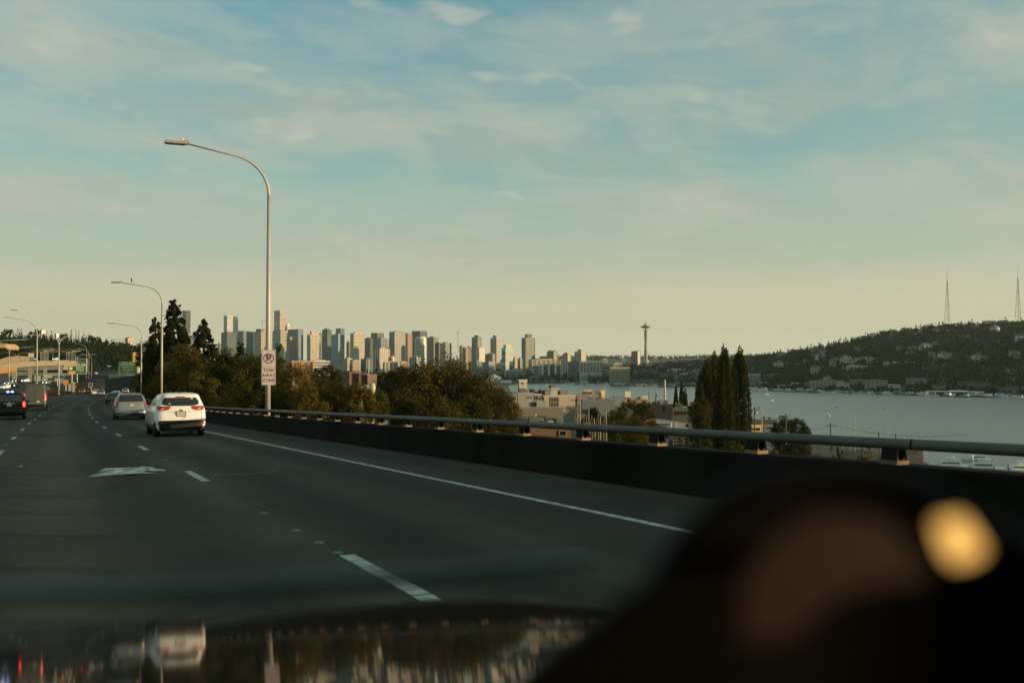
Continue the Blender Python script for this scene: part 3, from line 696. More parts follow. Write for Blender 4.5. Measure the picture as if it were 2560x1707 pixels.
# teal bar added for the blurred pale streak across the bottom of the windscreen
STREAK = mat('streak_teal', (0.15, 0.215, 0.20), 0.9, spec=0.1)
a0 = P(-250, 1487, 0.52); a1 = P(500, 1470, 0.53); a2 = P(1050, 1438, 0.55); a3 = P(1480, 1395, 0.58)
MB().tube([a0, a1, a2, a3], [0.0044, 0.0050, 0.0050, 0.0034], 8).build('streak_bar', STREAK, own, smooth=True)
# dashboard with a rounded pod at its right
DASH = mat('dash_plastic', (0.003, 0.003, 0.0026), 0.8, var=0.2, spec=0.1)
sil = [(1190, 1790), (1330, 1650), (1450, 1560), (1610, 1440), (1700, 1310), (1790, 1215), (1920, 1165), (2130, 1140), (2290, 1180), (2430, 1260), (2550, 1330), (2720, 1390), (2900, 1420), (2900, 1900), (1080, 1900)]
mb = MB(); rows = [(0.335, 40), (0.34, 12), (0.35, 0), (0.40, 0), (0.44, 20)]; n = len(sil); vs = []
for z, ins in rows: vs += [P(px + (ins if px < 2000 else -ins) * 0.5, py + ins, z) for px, py in sil]
fs = [tuple(range(n - 1, -1, -1)), tuple(range((len(rows) - 1) * n, len(rows) * n))]
for i in range(len(rows) - 1):
    for k in range(n): fs.append((i * n + k, i * n + (k + 1) % n, (i + 1) * n + (k + 1) % n, (i + 1) * n + k))
dash = mb.add(vs, fs).build('dashboard', DASH, own, smooth=False)
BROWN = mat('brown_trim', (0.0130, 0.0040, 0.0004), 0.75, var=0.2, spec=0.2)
def slab(pts, z0, dz, m, name, tilt=0.0):
    vs = [P(x, y, z0 + (x - pts[0][0]) * tilt) for x, y in pts] + [P(x, y, z0 + dz + (x - pts[0][0]) * tilt) for x, y in pts]; n = len(pts)
    return MB().add(vs, [tuple(range(n)), tuple(range(2 * n - 1, n - 1, -1))] + [((i + 1) % n, i, n + i, n + (i + 1) % n) for i in range(n)]).build(name, m, own)
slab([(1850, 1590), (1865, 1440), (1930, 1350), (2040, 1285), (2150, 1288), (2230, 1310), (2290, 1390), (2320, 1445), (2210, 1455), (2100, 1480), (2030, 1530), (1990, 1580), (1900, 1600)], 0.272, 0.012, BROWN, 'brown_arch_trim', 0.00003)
CREAM = mat('sunlit_spot_amber', (0.85, 0.62, 0.20), 0.6, var=0.05)  # sunlit spot on the brown shape, its brightness put into an amber piece
slab([(2336, 1302), (2398, 1290), (2425, 1320), (2458, 1375), (2425, 1398), (2378, 1405), (2353, 1368)], 0.296, 0.008, CREAM, 'sunlit_spot', 0.00016)
# cabin shell around the camera: roof, seat backs, left side and the right door below its window
CAB = mat('cabin_lining', (0.02, 0.02, 0.018), 0.9)
MB().box((0.25, -0.75, HC + .31), (1.75, 1.9, 0.04)).build('roof', CAB, own)
MB().box((0.25, -1.7, HC - .45), (1.75, 0.06, 1.5)).build('seat_back', CAB, own)
MB().box((-0.64, -0.75, HC - .25), (0.05, 1.9, 1.1)).build('door_panel', CAB, own)
MB().box((1.12, -0.75, HC - .63), (0.05, 1.9, 0.5)).build('door_panel', CAB, own)
MB().box((1.12, -0.05, HC - .05), (0.05, 0.62, 0.75)).build('sun_blocker', CAB, own)  # unseen panel added to keep direct sun off the bar at the windscreen
# ================================================================== TREES
def leafmesh(name, c, s, m, seed, up=0.35, asp=0.6, nrm=None):
    rs = np.random.RandomState(seed); n = len(c); c = np.asarray(c, float)
    nv = rs.normal(size=(n, 3)); nv /= np.linalg.norm(nv, axis=1)[:, None]
    if nrm is not None: nv = nv * 0.75 + nrm
    nv[:, 2] += up; nv /= np.linalg.norm(nv, axis=1)[:, None]
    t = rs.normal(size=(n, 3)); t -= nv * (t * nv).sum(1)[:, None]; t /= np.linalg.norm(t, axis=1)[:, None]; b = np.cross(nv, t)
    s = np.broadcast_to(np.asarray(s, float).reshape(-1, 1), (n, 1))
    v = np.stack([c - t * s, c - b * s * asp, c + t * s, c + b * s * asp], 1).reshape(-1, 3)
    me = bpy.data.meshes.new(name); me.vertices.add(4 * n); me.vertices.foreach_set('co', v.ravel())
    me.loops.add(4 * n); me.loops.foreach_set('vertex_index', np.arange(4 * n, dtype=np.int32))
    me.polygons.add(n); me.polygons.foreach_set('loop_start', np.arange(0, 4 * n, 4, dtype=np.int32))
    try: me.polygons.foreach_set('loop_total', np.full(n, 4, dtype=np.int32))
    except Exception: pass
    me.update(calc_edges=True); me.validate(); me.materials.append(m); return me
def unit(rs, n):
    v = rs.normal(size=(n, 3)); return v / np.linalg.norm(v, axis=1)[:, None]
def pts_broad(seed, ncl, nleaf, low=0.12):
    """leaf points of a round crown: unit height, about 0.7 wide"""
    rs = np.random.RandomState(seed); u = unit(rs, ncl); rad = rs.uniform(0.45, 1.0, ncl) ** 0.6
    cc = u * rad[:, None] * np.array([0.34, 0.34, 0.40]) + [0, 0, 0.56]
    cc[:, 2] = np.maximum(cc[:, 2], low); cr = rs.uniform(0.055, 0.13, ncl)
    idx = rs.randint(0, ncl, nleaf); d = unit(rs, nleaf); rr = rs.uniform(0.5, 1.05, nleaf)
    p = cc[idx] + d * (cr[idx] * rr)[:, None] * [1.15, 1.15, 0.85]
    return p, d
def pts_conifer(seed, nleaf, layers=26, dens=1.0, rag=0.35, droop=0.25):
    """tall dense conifer: unit height, radius 0.2"""
    rs = np.random.RandomState(seed); out = []; dirs = []
    br = []
    for i in range(layers):
        t = i / layers; z = 0.06 + 0.94 * t; rmax = 0.2 * (1 - t) ** 0.62 * (1 if t > 0.1 else 0.75) + 0.008
        for k in range(max(4, int(11 * (1 - t) + 3))):
            a = rs.uniform(0, 2 * math.pi); l = rmax * rs.uniform(1 - rag, 1.08); br.append((z + rs.uniform(-.02, .02), a, l))
    br = np.array(br); wgt = br[:, 2] ** 1.3; idx = rs.choice(len(br), nleaf, p=wgt / wgt.sum()); z, a, l = br[idx].T
    s = rs.uniform(0.25, 1, nleaf) ** 0.6; r = l * s
    th = a + rs.normal(0, 0.16, nleaf); p = np.stack([r * np.cos(th), r * np.sin(th), z - droop * r + rs.normal(0, 0.010, nleaf)], 1)
    d = np.stack([np.cos(th), np.sin(th), np.full(nleaf, 0.4)], 1)
    return p, d
def pts_poplar(seed, nleaf):
    rs = np.random.RandomState(seed); n_up = 22; out = []
    a = rs.uniform(0, 2 * math.pi, n_up); rr = rs.uniform(0.2, 1, n_up) ** 0.7; top = rs.uniform(0.85, 1.0, n_up); top[0] = 1.0; rr[0] = 0.05
    i = rs.randint(0, n_up, nleaf); t = rs.uniform(0.0, 1, nleaf) ** 0.85; z = 0.05 + t * (top[i] - 0.05)
    prof = 0.115 * np.sqrt(np.clip(1.0 - (np.clip(t - 0.45, 0, 1) / 0.57) ** 2, 0.02, 1)) * np.clip(t * 5, 0.45, 1)
    cx = np.cos(a[i]) * rr[i] * prof; cy_ = np.sin(a[i]) * rr[i] * prof
    q = rs.normal(size=(nleaf, 3)) * np.array([0.015, 0.015, 0.02]) * (1.15 - t * 0.6)[:, None]
    return np.stack([cx, cy_, z], 1) + q, rs.normal(size=(nleaf, 3))
BARK = mat('bark', (0.075, 0.055, 0.038), 0.9, var=0.3, scale=2, bump=0.3)
BARK_R = mat('bark_reddish', (0.13, 0.075, 0.05), 0.9, var=0.3, scale=2)
FO_DK = foliage('foliage_dark_conifer', (0.013, 0.019, 0.007), (0.033, 0.036, 0.012), 0.15)
FO_MID = foliage('foliage_mid_green', (0.022, 0.030, 0.008), (0.098, 0.088, 0.023), 0.3)
FO_OLV = foliage('foliage_olive_brown', (0.024, 0.027, 0.008), (0.135, 0.100, 0.028), 0.3)
FO_YEL = foliage('foliage_yellow_green', (0.050, 0.052, 0.011), (0.12, 0.09, 0.02), 0.35)
FO_POP = foliage('foliage_poplar', (0.022, 0.032, 0.009), (0.095, 0.082, 0.020), 0.3)
FO_FAR = foliage('foliage_far_dark', (0.014, 0.025, 0.011), (0.036, 0.050, 0.017), 0.15)
def limbs(mb, seed, h, r, n, z0=0.18, reach=0.26):
    rs = random.Random(seed)
    for k in range(n):
        a = rs.uniform(0, 2 * math.pi); zs = rs.uniform(z0, 0.6); l = rs.uniform(0.6, 1) * reach; rise = rs.uniform(0.12, 0.3)
        p0 = (0, 0, zs); p1 = (math.cos(a) * l * 0.5, math.sin(a) * l * 0.5, zs + rise * 0.55); p2 = (math.cos(a) * l, math.sin(a) * l, zs + rise)
        mb.tube([p0, p1, p2], [r * 0.5, r * 0.3, r * 0.1], 5)
    return mb
def trunk(seed, r=0.022, top=0.7, n=6, lean=0.02, z0=0.18):
    rs = random.Random(seed); mb = MB()
    mb.tube([(0, 0, -0.02), (lean * rs.uniform(-1, 1), lean * rs.uniform(-1, 1), 0.3), (0, 0, top)], [r, r * 0.75, r * 0.25], 7)
    return limbs(mb, seed, 1, r, n, z0)
PROTO = {}
def proto(key):
    if key in PROTO: return PROTO[key]
    kind, sd = key; tr = None
    if kind == 'broad': p, d = pts_broad(sd, 110, 8000); cm = leafmesh('crown', p, 0.017, FO_MID, sd, nrm=d)
    elif kind == 'olive': p, d = pts_broad(sd, 150, 12000); cm = leafmesh('crown', p, 0.0135, FO_OLV, sd, nrm=d); tr = trunk(sd, 0.02, 0.8, 14)
    elif kind == 'yellow': p, d = pts_broad(sd, 90, 6000); cm = leafmesh('crown', p, 0.018, FO_YEL, sd, nrm=d)
    elif kind == 'bush': p, d = pts_broad(sd, 60, 4200, 0.02); p[:, 2] = p[:, 2] * 1.1 - 0.1; cm = leafmesh('crown', p, 0.024, FO_OLV if sd % 2 else FO_MID, sd, nrm=d); tr = trunk(sd, 0.03, 0.5, 5)
    elif kind == 'conifer': p, d = pts_conifer(sd, 24000, 42, rag=0.28); cm = leafmesh('crown', p, 0.0155, FO_DK, sd, nrm=d); tr = MB().tube([(0, 0, -0.02), (0, 0, 0.96)], [0.02, 0.004], 7)
    elif kind == 'fir': p, d = pts_conifer(sd, 7000, 20, rag=0.55, droop=0.45); cm = leafmesh('crown', p, 0.0155, FO_DK, sd, nrm=d, asp=0.4); tr = MB().tube([(0, 0, -0.02), (0, 0, 0.97)], [0.016, 0.003], 6)
    elif kind == 'poplar': p, d = pts_poplar(sd, 11000); cm = leafmesh('crown', p, 0.0112, FO_POP, sd, up=0.1); tr = MB().tube([(0, 0, -0.02), (0, 0, 0.9)], [0.012, 0.003], 6)
    elif kind == 'farbroad': p, d = pts_broad(sd, 26, 420); cm = leafmesh('crown', p, 0.06, FO_FAR, sd, nrm=d)
    elif kind == 'farfir': p, d = pts_conifer(sd, 420, 12, rag=0.5); cm = leafmesh('crown', p, 0.035, FO_FAR, sd, nrm=d); tr = MB().tube([(0, 0, -0.02), (0, 0, 0.95)], [0.014, 0.004], 5)
    if tr is None: tr = trunk(sd, 0.024, 0.7, 7 if not kind.startswith('far') else 3)
    PROTO[key] = (cm, tr.mesh('trunk', BARK)); return PROTO[key]
_tr = random.Random(5)
def tree(kind, sd, px, z, ytop, label, wpx=None, base=None, group=None, name=None, asp=None):
    """tree whose tip is seen at (px,ytop) and whose crown is wpx pixels wide, standing on the ground at depth z"""
    b = at(px, z)
    if base is not None: b.z = base
    h = yh(ytop, z) - b.z
    nat = {'broad': .72, 'olive': .72, 'yellow': .72, 'bush': .72, 'conifer': .38, 'fir': .36, 'poplar': .24, 'farbroad': .75, 'farfir': .38}[kind]
    wd = (wpx / F * z) / nat if wpx else h
    cm, tm = proto((kind, sd))
    t = thing(name or {'conifer': 'conifer_tree', 'fir': 'fir_tree', 'poplar': 'poplar_tree', 'bush': 'bush', 'farfir': 'fir_tree'}.get(kind, 'broadleaf_tree'), label, 'bush' if kind == 'bush' else 'tree', b, _tr.uniform(0, 6.28), group, (wd, wd, h))
    obj('trunk', tm, t)
    ch = min(h, wd * 1.2) if kind in ('broad', 'olive', 'yellow') else h
    obj('crown', cm, t, (0, 0, 1 - ch / h), 0.0, scale=(1, 1, ch / h))
    if h > ch * 1.35:   # lower limbs carry a second, wider mass of leaves
        obj('crown', cm, t, (0, 0, max(0.0, 1 - 1.75 * ch / h)), 2.1, scale=(1.12, 1.12, ch / h))
    return t
# -- dark conifers and broad trees left of the sign
tree('conifer', 1, 388, 165, 795, 'dark conifer behind the second street lamp, left of the pair', 125)
tree('conifer', 2, 432, 160, 748, 'tallest dark conifer, right of the pair by the second lamp', 155)
tree('conifer', 3, 509, 140, 803, 'broad dark conifer between the lamp pair and the no parking sign', 165)
tree('fir', 4, 600, 150, 842, 'slim layered fir with its tip against the downtown towers', 120)
tree('fir', 5, 698, 150, 850, 'dark layered fir just right of the sign pole top', 120)
tree('broad', 6, 365, 190, 845, 'rounded dark tree left of the conifer pair', 60)
tree('olive', 7, 455, 135, 852, 'broad olive tree filling the gap between the conifers', 120)
tree('broad', 8, 560, 120, 872, 'green tree in front of the layered fir', 110)
tree('broad', 9, 628, 115, 880, 'green tree directly left of the no parking sign', 100)
tree('olive', 10, 420, 120, 905, 'low olive tree behind the white SUV', 110)
tree('broad', 11, 500, 110, 925, 'shaded tree below the broad conifer', 120)
tree('yellow', 12, 590, 95, 950, 'bush with yellow sunlit leaves left of the sign pole foot', 90)
tree('broad', 13, 668, 130, 872, 'dark tree behind the no parking sign', 90)
tree('olive', 14, 735, 100, 905, 'rusty green tree right of the no parking sign', 110)
tree('olive', 15, 800, 105, 930, 'rusty tree beside the orange building', 100)
tree('broad', 16, 690, 95, 945, 'green bushy tree at the foot of the sign pole', 90)
tree('yellow', 17, 770, 88, 955, 'yellowish tree just above the rail right of the sign', 100)
tree('olive', 18, 850, 95, 945, 'rusty tree left of the white silo building', 100)
tree('yellow', 19, 895, 92, 950, 'yellow flecked tree in front of the white silo building', 90)
tree('broad', 20, 940, 100, 970, 'low green tree right of the white silo building', 70)
# -- big brown tree group in the middle
tree('olive', 7, 1060, 125, 893, 'large brown green tree, left half of the big middle clump', 170)
tree('olive', 10, 1130, 130, 890, 'tallest brown green tree at the centre of the middle clump', 180)
tree('olive', 14, 1205, 125, 925, 'brown green tree, right shoulder of the middle clump', 150)
tree('olive', 15, 1250, 115, 970, 'low rusty tree at the right foot of the middle clump', 110)
tree('broad', 8, 1000, 135, 915, 'dark green tree at the left foot of the middle clump', 100)
tree('olive', 18, 1100, 105, 975, 'low brown bushy tree before the middle clump', 130)
tree('broad', 9, 1180, 108, 985, 'low green bushy tree before the middle clump', 110)
tree('broad', 11, 1020, 108, 985, 'low dark bushy tree before the middle clump', 90)
tree('fir', 21, 942, 420, 895, 'dark pointed fir before the pale downtown blocks', 26)
tree('fir', 22, 875, 420, 906, 'dark fir left of the pale downtown blocks', 26)
tree('fir', 23, 908, 430, 905, 'reddish dark fir between two other firs before downtown', 22)
for i, (px, yt) in enumerate([(958, 925), (985, 922), (1010, 915), (820, 908), (795, 918), (842, 922)]):
    tree('broad', 6 + i, px, 380, yt, 'green tree in the belt below the downtown towers', 38, group='tree belt below downtown')
# -- poplars
for i, (px, yt, wd, lb) in enumerate([(1752, 930, 50, 'leftmost and shortest poplar of the big clump'), (1768, 900, 56, 'second poplar from the left in the big clump'), (1788, 878, 56, 'third poplar from the left in the big clump'), (1808, 863, 50, 'tallest poplar of the big clump, at its middle'), (1834, 915, 30, 'slim low poplar tucked between the tall ones'), (1848, 866, 58, 'rightmost tall poplar standing slightly apart')]):
    tree('poplar', 31 + i % 3, px, 236 + 4 * (i % 3), yt, lb, wd, base=-26)
tree('broad', 13, 1750, 228, 990, 'dark bushy tree at the foot of the poplars', 60)
for i, (px, yt) in enumerate([(1690, 962), (1703, 952), (1712, 968)]): tree('poplar', 31 + i, px, 330, yt, 'small poplar in the trio by the lake, left of the big clump', 20, base=-34, group='small lakeside poplars')
tree('fir', 21, 1622, 330, 978, 'small lakeside fir left of the white pole', 16); tree('fir', 22, 1640, 330, 975, 'small lakeside fir nearest the white pole', 20)
tree('fir', 23, 1527, 400, 985, 'tiny fir beside the grey lakeside building', 12); tree('fir', 22, 1276, 330, 965, 'small fir left of the square rooftop tower', 10)
for i, (px, z, yt, wd, k, lb) in enumerate([(1575, 190, 985, 70, 'yellow', 'sunlit green tree right of the drydock masts'), (1610, 185, 1000, 60, 'broad', 'dark tree right of the sunlit tree by the masts'), (1540, 175, 1020, 70, 'broad', 'dark tree behind the drydock masts'),
    (1480, 190, 1015, 60, 'broad', 'dark tree beside the tan block behind the poles'), (1590, 160, 1035, 70, 'olive', 'low dark tree above the rail left of the sloped roofs'), (1505, 160, 1050, 70, 'broad', 'low shadowed tree behind the drydock masts'),
    (1960, 250, 1040, 70, 'broad', 'round dark tree right of the poplars by the lake'), (1995, 250, 1042, 44, 'olive', 'olive tree behind the pole right of the poplars'), (2012, 240, 1062, 30, 'broad', 'small tree at the right of the lakeside trees'),
    (1250, 330, 968, 40, 'broad', 'low tree left of the rooftop tower'), (1330, 420, 970, 30, 'olive', 'low tree right of the rooftop tower'), (1350, 430, 972, 34, 'broad', 'low bush like tree behind the tan block roof')]):
    tree(k, 8 + i % 6 if k != 'yellow' else 12, px, z, yt, lb, wd)
for i, (px, z, yt, wd) in enumerate([(1930, 60, 1108, 130), (2010, 58, 1112, 130), (2090, 55, 1125, 120), (2150, 52, 1135, 110), (1850, 70, 1100, 110), (1780, 75, 1095, 120), (1700, 72, 1085, 110), (2240, 60, 1150, 60), (1240, 70, 1062, 80), (960, 68, 1040, 70), (1020, 66, 1042, 70)]):
    tree('bush', 40 + i % 4, px, z, yt, 'leafy bush seen through the gap below the pipe rail', wd, group='bushes below the rail')
# -- wooded hills
def wood(name, label, n, region, seed, size=(10, 18), m=FO_FAR, leaf=1.7, per=26):
    rs = np.random.RandomState(seed); rp = random.Random(seed); allp = []; alld = []
    while n:
        px, z = region(rp); v = at(px, z)
        if v.z < WATER + 1: continue
        n -= 1; h = rp.uniform(*size); w_ = h * rp.uniform(0.34, 0.55)
        if rp.random() < 0.22:
            t = rs.uniform(0, 1, per); a = rs.uniform(0, 6.28, per); r = (1 - t) * w_ * 0.55
            p = np.stack([np.cos(a) * r, np.sin(a) * r, t * h * 1.25], 1); dd = np.stack([np.cos(a), np.sin(a), 0 * a + .3], 1)
        else:
            dd = unit(rs, per); p = dd * np.array([w_, w_, h * 0.42]) * rs.uniform(0.75, 1.1, (per, 1)) + [0, 0, h * 0.55]
        allp.append(p + np.array(v)); alld.append(dd)
    me = leafmesh(name, np.concatenate(allp), leaf, m, seed, nrm=np.concatenate(alld))
    obj(name, me, label=label, cat='trees', kind='stuff')
HILL_BLOCKS = [(1946, 2010, 1950), (2039, 2079, 1850), (2079, 2104, 1850), (2106, 2138, 1830), (2138, 2192, 1840), (2105, 2167, 1760), (2025, 2104, 1580), (2208, 2284, 1750), (2163, 2214, 1500), (2329, 2405, 1750), (2423, 2506, 1720), (2305, 2367, 1650), (2465, 2483, 1650), (2506, 2541, 1520), (2395, 2460, 1420)]
def hill_reg(r):
    while True:
        px, z = hill_any(r)
        if not any(a - 4 < px < b + 4 and zb - 120 < z < zb + 20 for a, b, zb in HILL_BLOCKS) or r.random() < 0.2: return px, z
def hill_low(r):
    px = r.uniform(1850, 2750); zs = float(np.interp(px, [1860, 1960, 2080, 2200, 2330, 2450, 2600], [1682, 1612, 1532, 1462, 1402, 1352, 1312])); return px, zs + (r.random() ** 1.6) * (2480 - zs)
def hill_any(r):
    px = r.uniform(1890, 2750); return px, r.uniform(float(np.interp(px, [1860, 1960, 2080, 2200, 2330, 2450, 2600], [1760, 1690, 1612, 1540, 1478, 1428, 1385])), 2480)
wood('hillside_trees', 'dark wooded hillside above the far lake shore', 2600, hill_reg, 1, (10, 19), FO_FAR, 2.5, 24)
wood('hillside_shrubs', 'low dark shrubs and hedges covering the lake hill', 3600, hill_low, 9, (3, 6), FO_FAR, 2.2, 9)
def shore_reg(r):
    px = r.uniform(1230, 1990); return px, r.uniform(float(np.interp(px, [1230, 1330, 1500, 1700, 1860, 1960], [2140, 2140, 2035, 1860, 1690, 1625])), 3400)
wood('shore_trees', 'dark tree belt between the far shore and the city', 1500, shore_reg, 2, (8, 15), FO_FAR, 2.4, 22)
wood('ridge_trees', 'dark wooded ridge behind the highway interchange', 1500, lambda r: (r.uniform(-260, 345), r.uniform(820, 1320)), 3, (9, 16), FO_FAR, 1.3, 34)
wood('downtown_trees', 'dark trees along the foot of the downtown towers', 420, lambda r: (r.uniform(430, 1250), r.uniform(900, 2400)), 4, (8, 14))
wood('horizon_trees', 'hazy tree line on the far horizon behind the observation tower', 700, lambda r: (r.uniform(1350, 2000), r.uniform(5200, 8200)), 6, (14, 26), FO_FAR, 5.0, 12)
wood('slope_shrubs', 'dark scrub on the slope below the highway', 600, lambda r: (r.uniform(420, 2100), math.exp(r.uniform(math.log(60), math.log(330)))), 7, (2.5, 5), FO_MID, 0.45, 40)
# single trees that stand out on the skylines
rg = random.Random(8)
for px, yt, k in [(1910, 889, 'farfir'), (1960, 884, 'farbroad'), (1985, 874, 'farbroad'), (2042, 862, 'farfir'), (2052, 861, 'farfir'), (2070, 864, 'farfir'), (2086, 860, 'farfir'), (2032, 868, 'farbroad'), (2120, 856, 'farbroad'), (2142, 845, 'farbroad'), (2153, 849, 'farbroad'), (2176, 848, 'farfir'),
                  (2205, 826, 'farbroad'), (2222, 825, 'farbroad'), (2240, 824, 'farbroad'), (2270, 822, 'farbroad'), (2286, 821, 'farbroad'), (2322, 811, 'farfir'), (2340, 815, 'farfir'), (2356, 812, 'farbroad'), (2376, 810, 'farbroad'), (2405, 809, 'farbroad'), (2432, 806, 'farbroad'), (2460, 811, 'farbroad'), (2505, 806, 'farbroad'), (2520, 796, 'farfir'), (2540, 804, 'farbroad'), (2558, 795, 'farfir')]:
    tree(k, 50 + rg.randint(0, 2), px, 2480 if px < 2100 else 2380, yt, 'tree standing out on the crest of the wooded lake hill', rg.uniform(16, 26) if k == 'farbroad' else 11, group='trees on the crest of the lake hill')
for px, yt, k in [(5, 830, 'farbroad'), (20, 820, 'farbroad'), (33, 824, 'farfir'), (42, 819, 'farfir'), (47, 817, 'farfir'), (53, 818, 'farfir'), (80, 824, 'farbroad'), (97, 818, 'farbroad'), (115, 823, 'farfir'), (128, 820, 'farfir'), (158, 832, 'farbroad'), (177, 815, 'farfir'), (189, 822, 'farfir'), (196, 825, 'farfir'), (209, 826, 'farfir'), (222, 836, 'farbroad'), (240, 840, 'farbroad'), (268, 850, 'farbroad'), (285, 850, 'farbroad'), (310, 858, 'farbroad')]:
    tree(k, 50 + rg.randint(0, 2), px, 1180, yt, 'tree standing out on the ridge behind the interchange', rg.uniform(20, 32) if k == 'farbroad' else 10, group='trees on the ridge behind the interchange')
# ================================================================== CITY
def wallm(c, rough=0.8): return mat('wall_%d_%d_%d' % tuple(int(v * 255) for v in c), c, rough, var=0.10, scale=0.05)
def glassm(c): return mat('glass_%d_%d_%d' % tuple(int(v * 255) for v in c), c, 0.3, 0.0, var=0.3, scale=0.06, spec=0.9)
CRM = (.52, .46, .36); WHT = (.62, .60, .54); TAN = (.36, .29, .20); GRY = (.28, .29, .27); DGR = (.10, .11, .10); PNK = (.45, .33, .26); BRN = (.22, .15, .10); ORG = (.40, .27, .17); BLU = (.30, .38, .42)
GD = (.03, .045, .045); GB = (.07, .11, .125); GT = (.05, .085, .085); GG = (.08, .09, .065)
def scaled(poly, k):
    cx = sum(p[0] for p in poly) / len(poly); cy_ = sum(p[1] for p in poly) / len(poly)
    return [(cx + (p[0] - cx) * k, cy_ + (p[1] - cy_) * k) for p in poly]
def grown(poly, e):
    cx = sum(p[0] for p in poly) / len(poly); cy_ = sum(p[1] for p in poly) / len(poly); out = []
    for p in poly:
        l = math.hypot(p[0] - cx, p[1] - cy_); out.append((cx + (p[0] - cx) * (1 + e / l), cy_ + (p[1] - cy_) * (1 + e / l)))
    return out
def foot(x0, xm, x1, z, a):
    K = P(xm, HOR, z); v = Vector((K.x, K.y)).normalized(); r = Vector((v.y, -v.x)); a = R(a)
    wl = max((xm - x0) / F * z / math.cos(a), z * 0.0022); wr = max((x1 - xm) / F * z / math.sin(a), z * 0.0022)
    k = Vector((K.x, K.y)); rd = r * math.sin(a) + v * math.cos(a); ld = -r * math.cos(a) + v * math.sin(a)
    return [tuple(k), tuple(k + rd * wr), tuple(k + rd * wr + ld * wl), tuple(k + ld * wl)]
def circ(xc, wpx, z, n=18):
    c = P(xc, HOR, z); r = wpx / 2 / F * z; return [(c.x + r * math.cos(2 * math.pi * k / n), c.y + r * math.sin(2 * math.pi * k / n)) for k in range(n)]
def tower(label, x0, xm, x1, ytop, z, wc, gc, style='band', a=42, fl=7.0, bh=2.6, fin=9.0, top=None, ybase=None, name='tower_block', cat='tower', poly=None, roof=None, slope=None, proud=0.4, group=None, penthouse=True):
    poly = poly or foot(x0, xm, x1, z, a); cx = sum(p[0] for p in poly) / len(poly); cy_ = sum(p[1] for p in poly) / len(poly)
    g = gh(cx, cy_) - 4 if ybase is None else yh(ybase, z); t1 = yh(ytop, z)
    t = thing(name, label, cat, (cx, cy_, g), 0, group); lp = [(p[0] - cx, p[1] - cy_) for p in poly]; H = t1 - g
    wm_, gm = wallm(wc), glassm(gc)
    tp = None
    if slope: tp = [(p[0], p[1], H + s) for p, s in zip(lp, slope)]
    MB().prism(lp, 0, H, tp).build('wall', gm if style in ('band', 'grid', 'fin', 'glass') else wm_, t)
    lo = max(0.0, yh(935, z) - g) if z > 2500 else 0.0
    if style in ('band', 'grid'):
        mb = MB(); q = grown(lp, proud); k = H - bh * 0.6
        while k > lo: mb.prism(q, k - bh / 2, k + bh / 2); k -= fl
        o = mb.build('floor_bands', wm_, t, kind='stuff')
    if style in ('grid', 'fin'):
        mb = MB(); n = len(lp)
        for i in range(n):
            p0, p1 = Vector(lp[i]), Vector(lp[(i + 1) % n]); l = (p1 - p0).length; m = max(1, int(round(l / fin))); d_ = (p1 - p0) / l; ang = math.atan2(d_.y, d_.x)
            for j in range(m + 1):
                c = p0 + d_ * (l * j / m); mb.box((c.x, c.y, (H + lo) / 2), (fin * 0.3, proud * 2.6, H - lo), ang)
        mb.build('facade_piers', wm_, t, kind='stuff')
    if roof:   # (scale, ytop, colour): set-back crown storey
        for sc_, yt, rc in roof: MB().prism(scaled(lp, sc_), H, yh(yt, z) - g).build('roof_storey', wallm(rc), t)
    elif penthouse and not slope:
        MB().prism(scaled(lp, 0.5), H, H + z * 0.0009).build('roof_plant', wallm(tuple(v * 0.7 for v in wc)), t)
    return t
T = tower
T('tall dark slab tower right of the conifer pair, highest on the far left', 455, 464, 475, 776, 5200, (.12, .11, .09), (.05, .05, .045), 'glass', penthouse=False)
T('low glass block under the curved white roof at the far left', 462, 468, 499, 832, 4300, GRY, GT, 'band')
T('white tower with a slanted top and dark vertical slot, brightest on the left', 559, 567, 594, 789, 5000, WHT, GB, 'band', 34, 6, 3.4, slope=[0, -14, -12, 2], penthouse=False)
T('low dark office block at the foot of the slanted white tower', 553, 567, 592, 831, 4300, DGR, GT, 'band')
T('small pointed tower left of the slanted white tower', 544, 548, 553, 858, 4600, TAN, GD, 'band')
T('flat dark office block right of the slanted white tower', 595, 608, 623, 829, 4500, GRY, GT, 'band', roof=[(1.02, 827, DGR)])
T('dark green glass block left of the unfinished tower', 616, 633, 642, 831, 4400, DGR, GT, 'band', roof=[(1.02, 829, DGR)])
T('unfinished banded tower with a crane left of the sign pole', 635, 652, 666, 829, 4200, CRM, GT, 'band', 40, 6, 3.0, roof=[(0.7, 822, BRN)])
T('tallest two tone tower behind the sign pole, dark left and pale right face', 685, 699, 718, 776, 5000, CRM, GB, 'band', 40, 6, 3.2, penthouse=False)
T('cream stepped tower with rounded top right of the tallest tower', 713, 717, 726, 815, 4900, WHT, GG, 'grid', 38, roof=[(0.6, 809, WHT)])
T('banded unfinished tower below the tallest tower', 681, 701, 719, 828, 4100, CRM, GT, 'band', 40, 6, 2.8, roof=[(0.9, 825, BRN)])
T('pale blue glass tower with a cream edge and dark slit', 720, 745, 757, 825, 4300, BLU, GB, 'fin', 42, fin=8, roof=[(1.01, 823, DGR)])
T('brown flat topped tower before the pale blue glass tower', 717, 724, 740, 843, 3900, TAN, GD, 'grid', 42)
T('cream green gridded tower with a pink roof box', 768, 775, 800, 836, 3900, CRM, GT, 'grid', 46, 6, 2.4, 8, roof=[(0.6, 828, PNK)])
T('dark green tower right of the gridded cream tower', 805, 818, 829, 824, 4100, DGR, GT, 'band', roof=[(0.6, 821, DGR)])
T('slim grey tower squeezed between two taller towers', 798, 801, 806, 834, 4300, GRY, GD, 'grid')
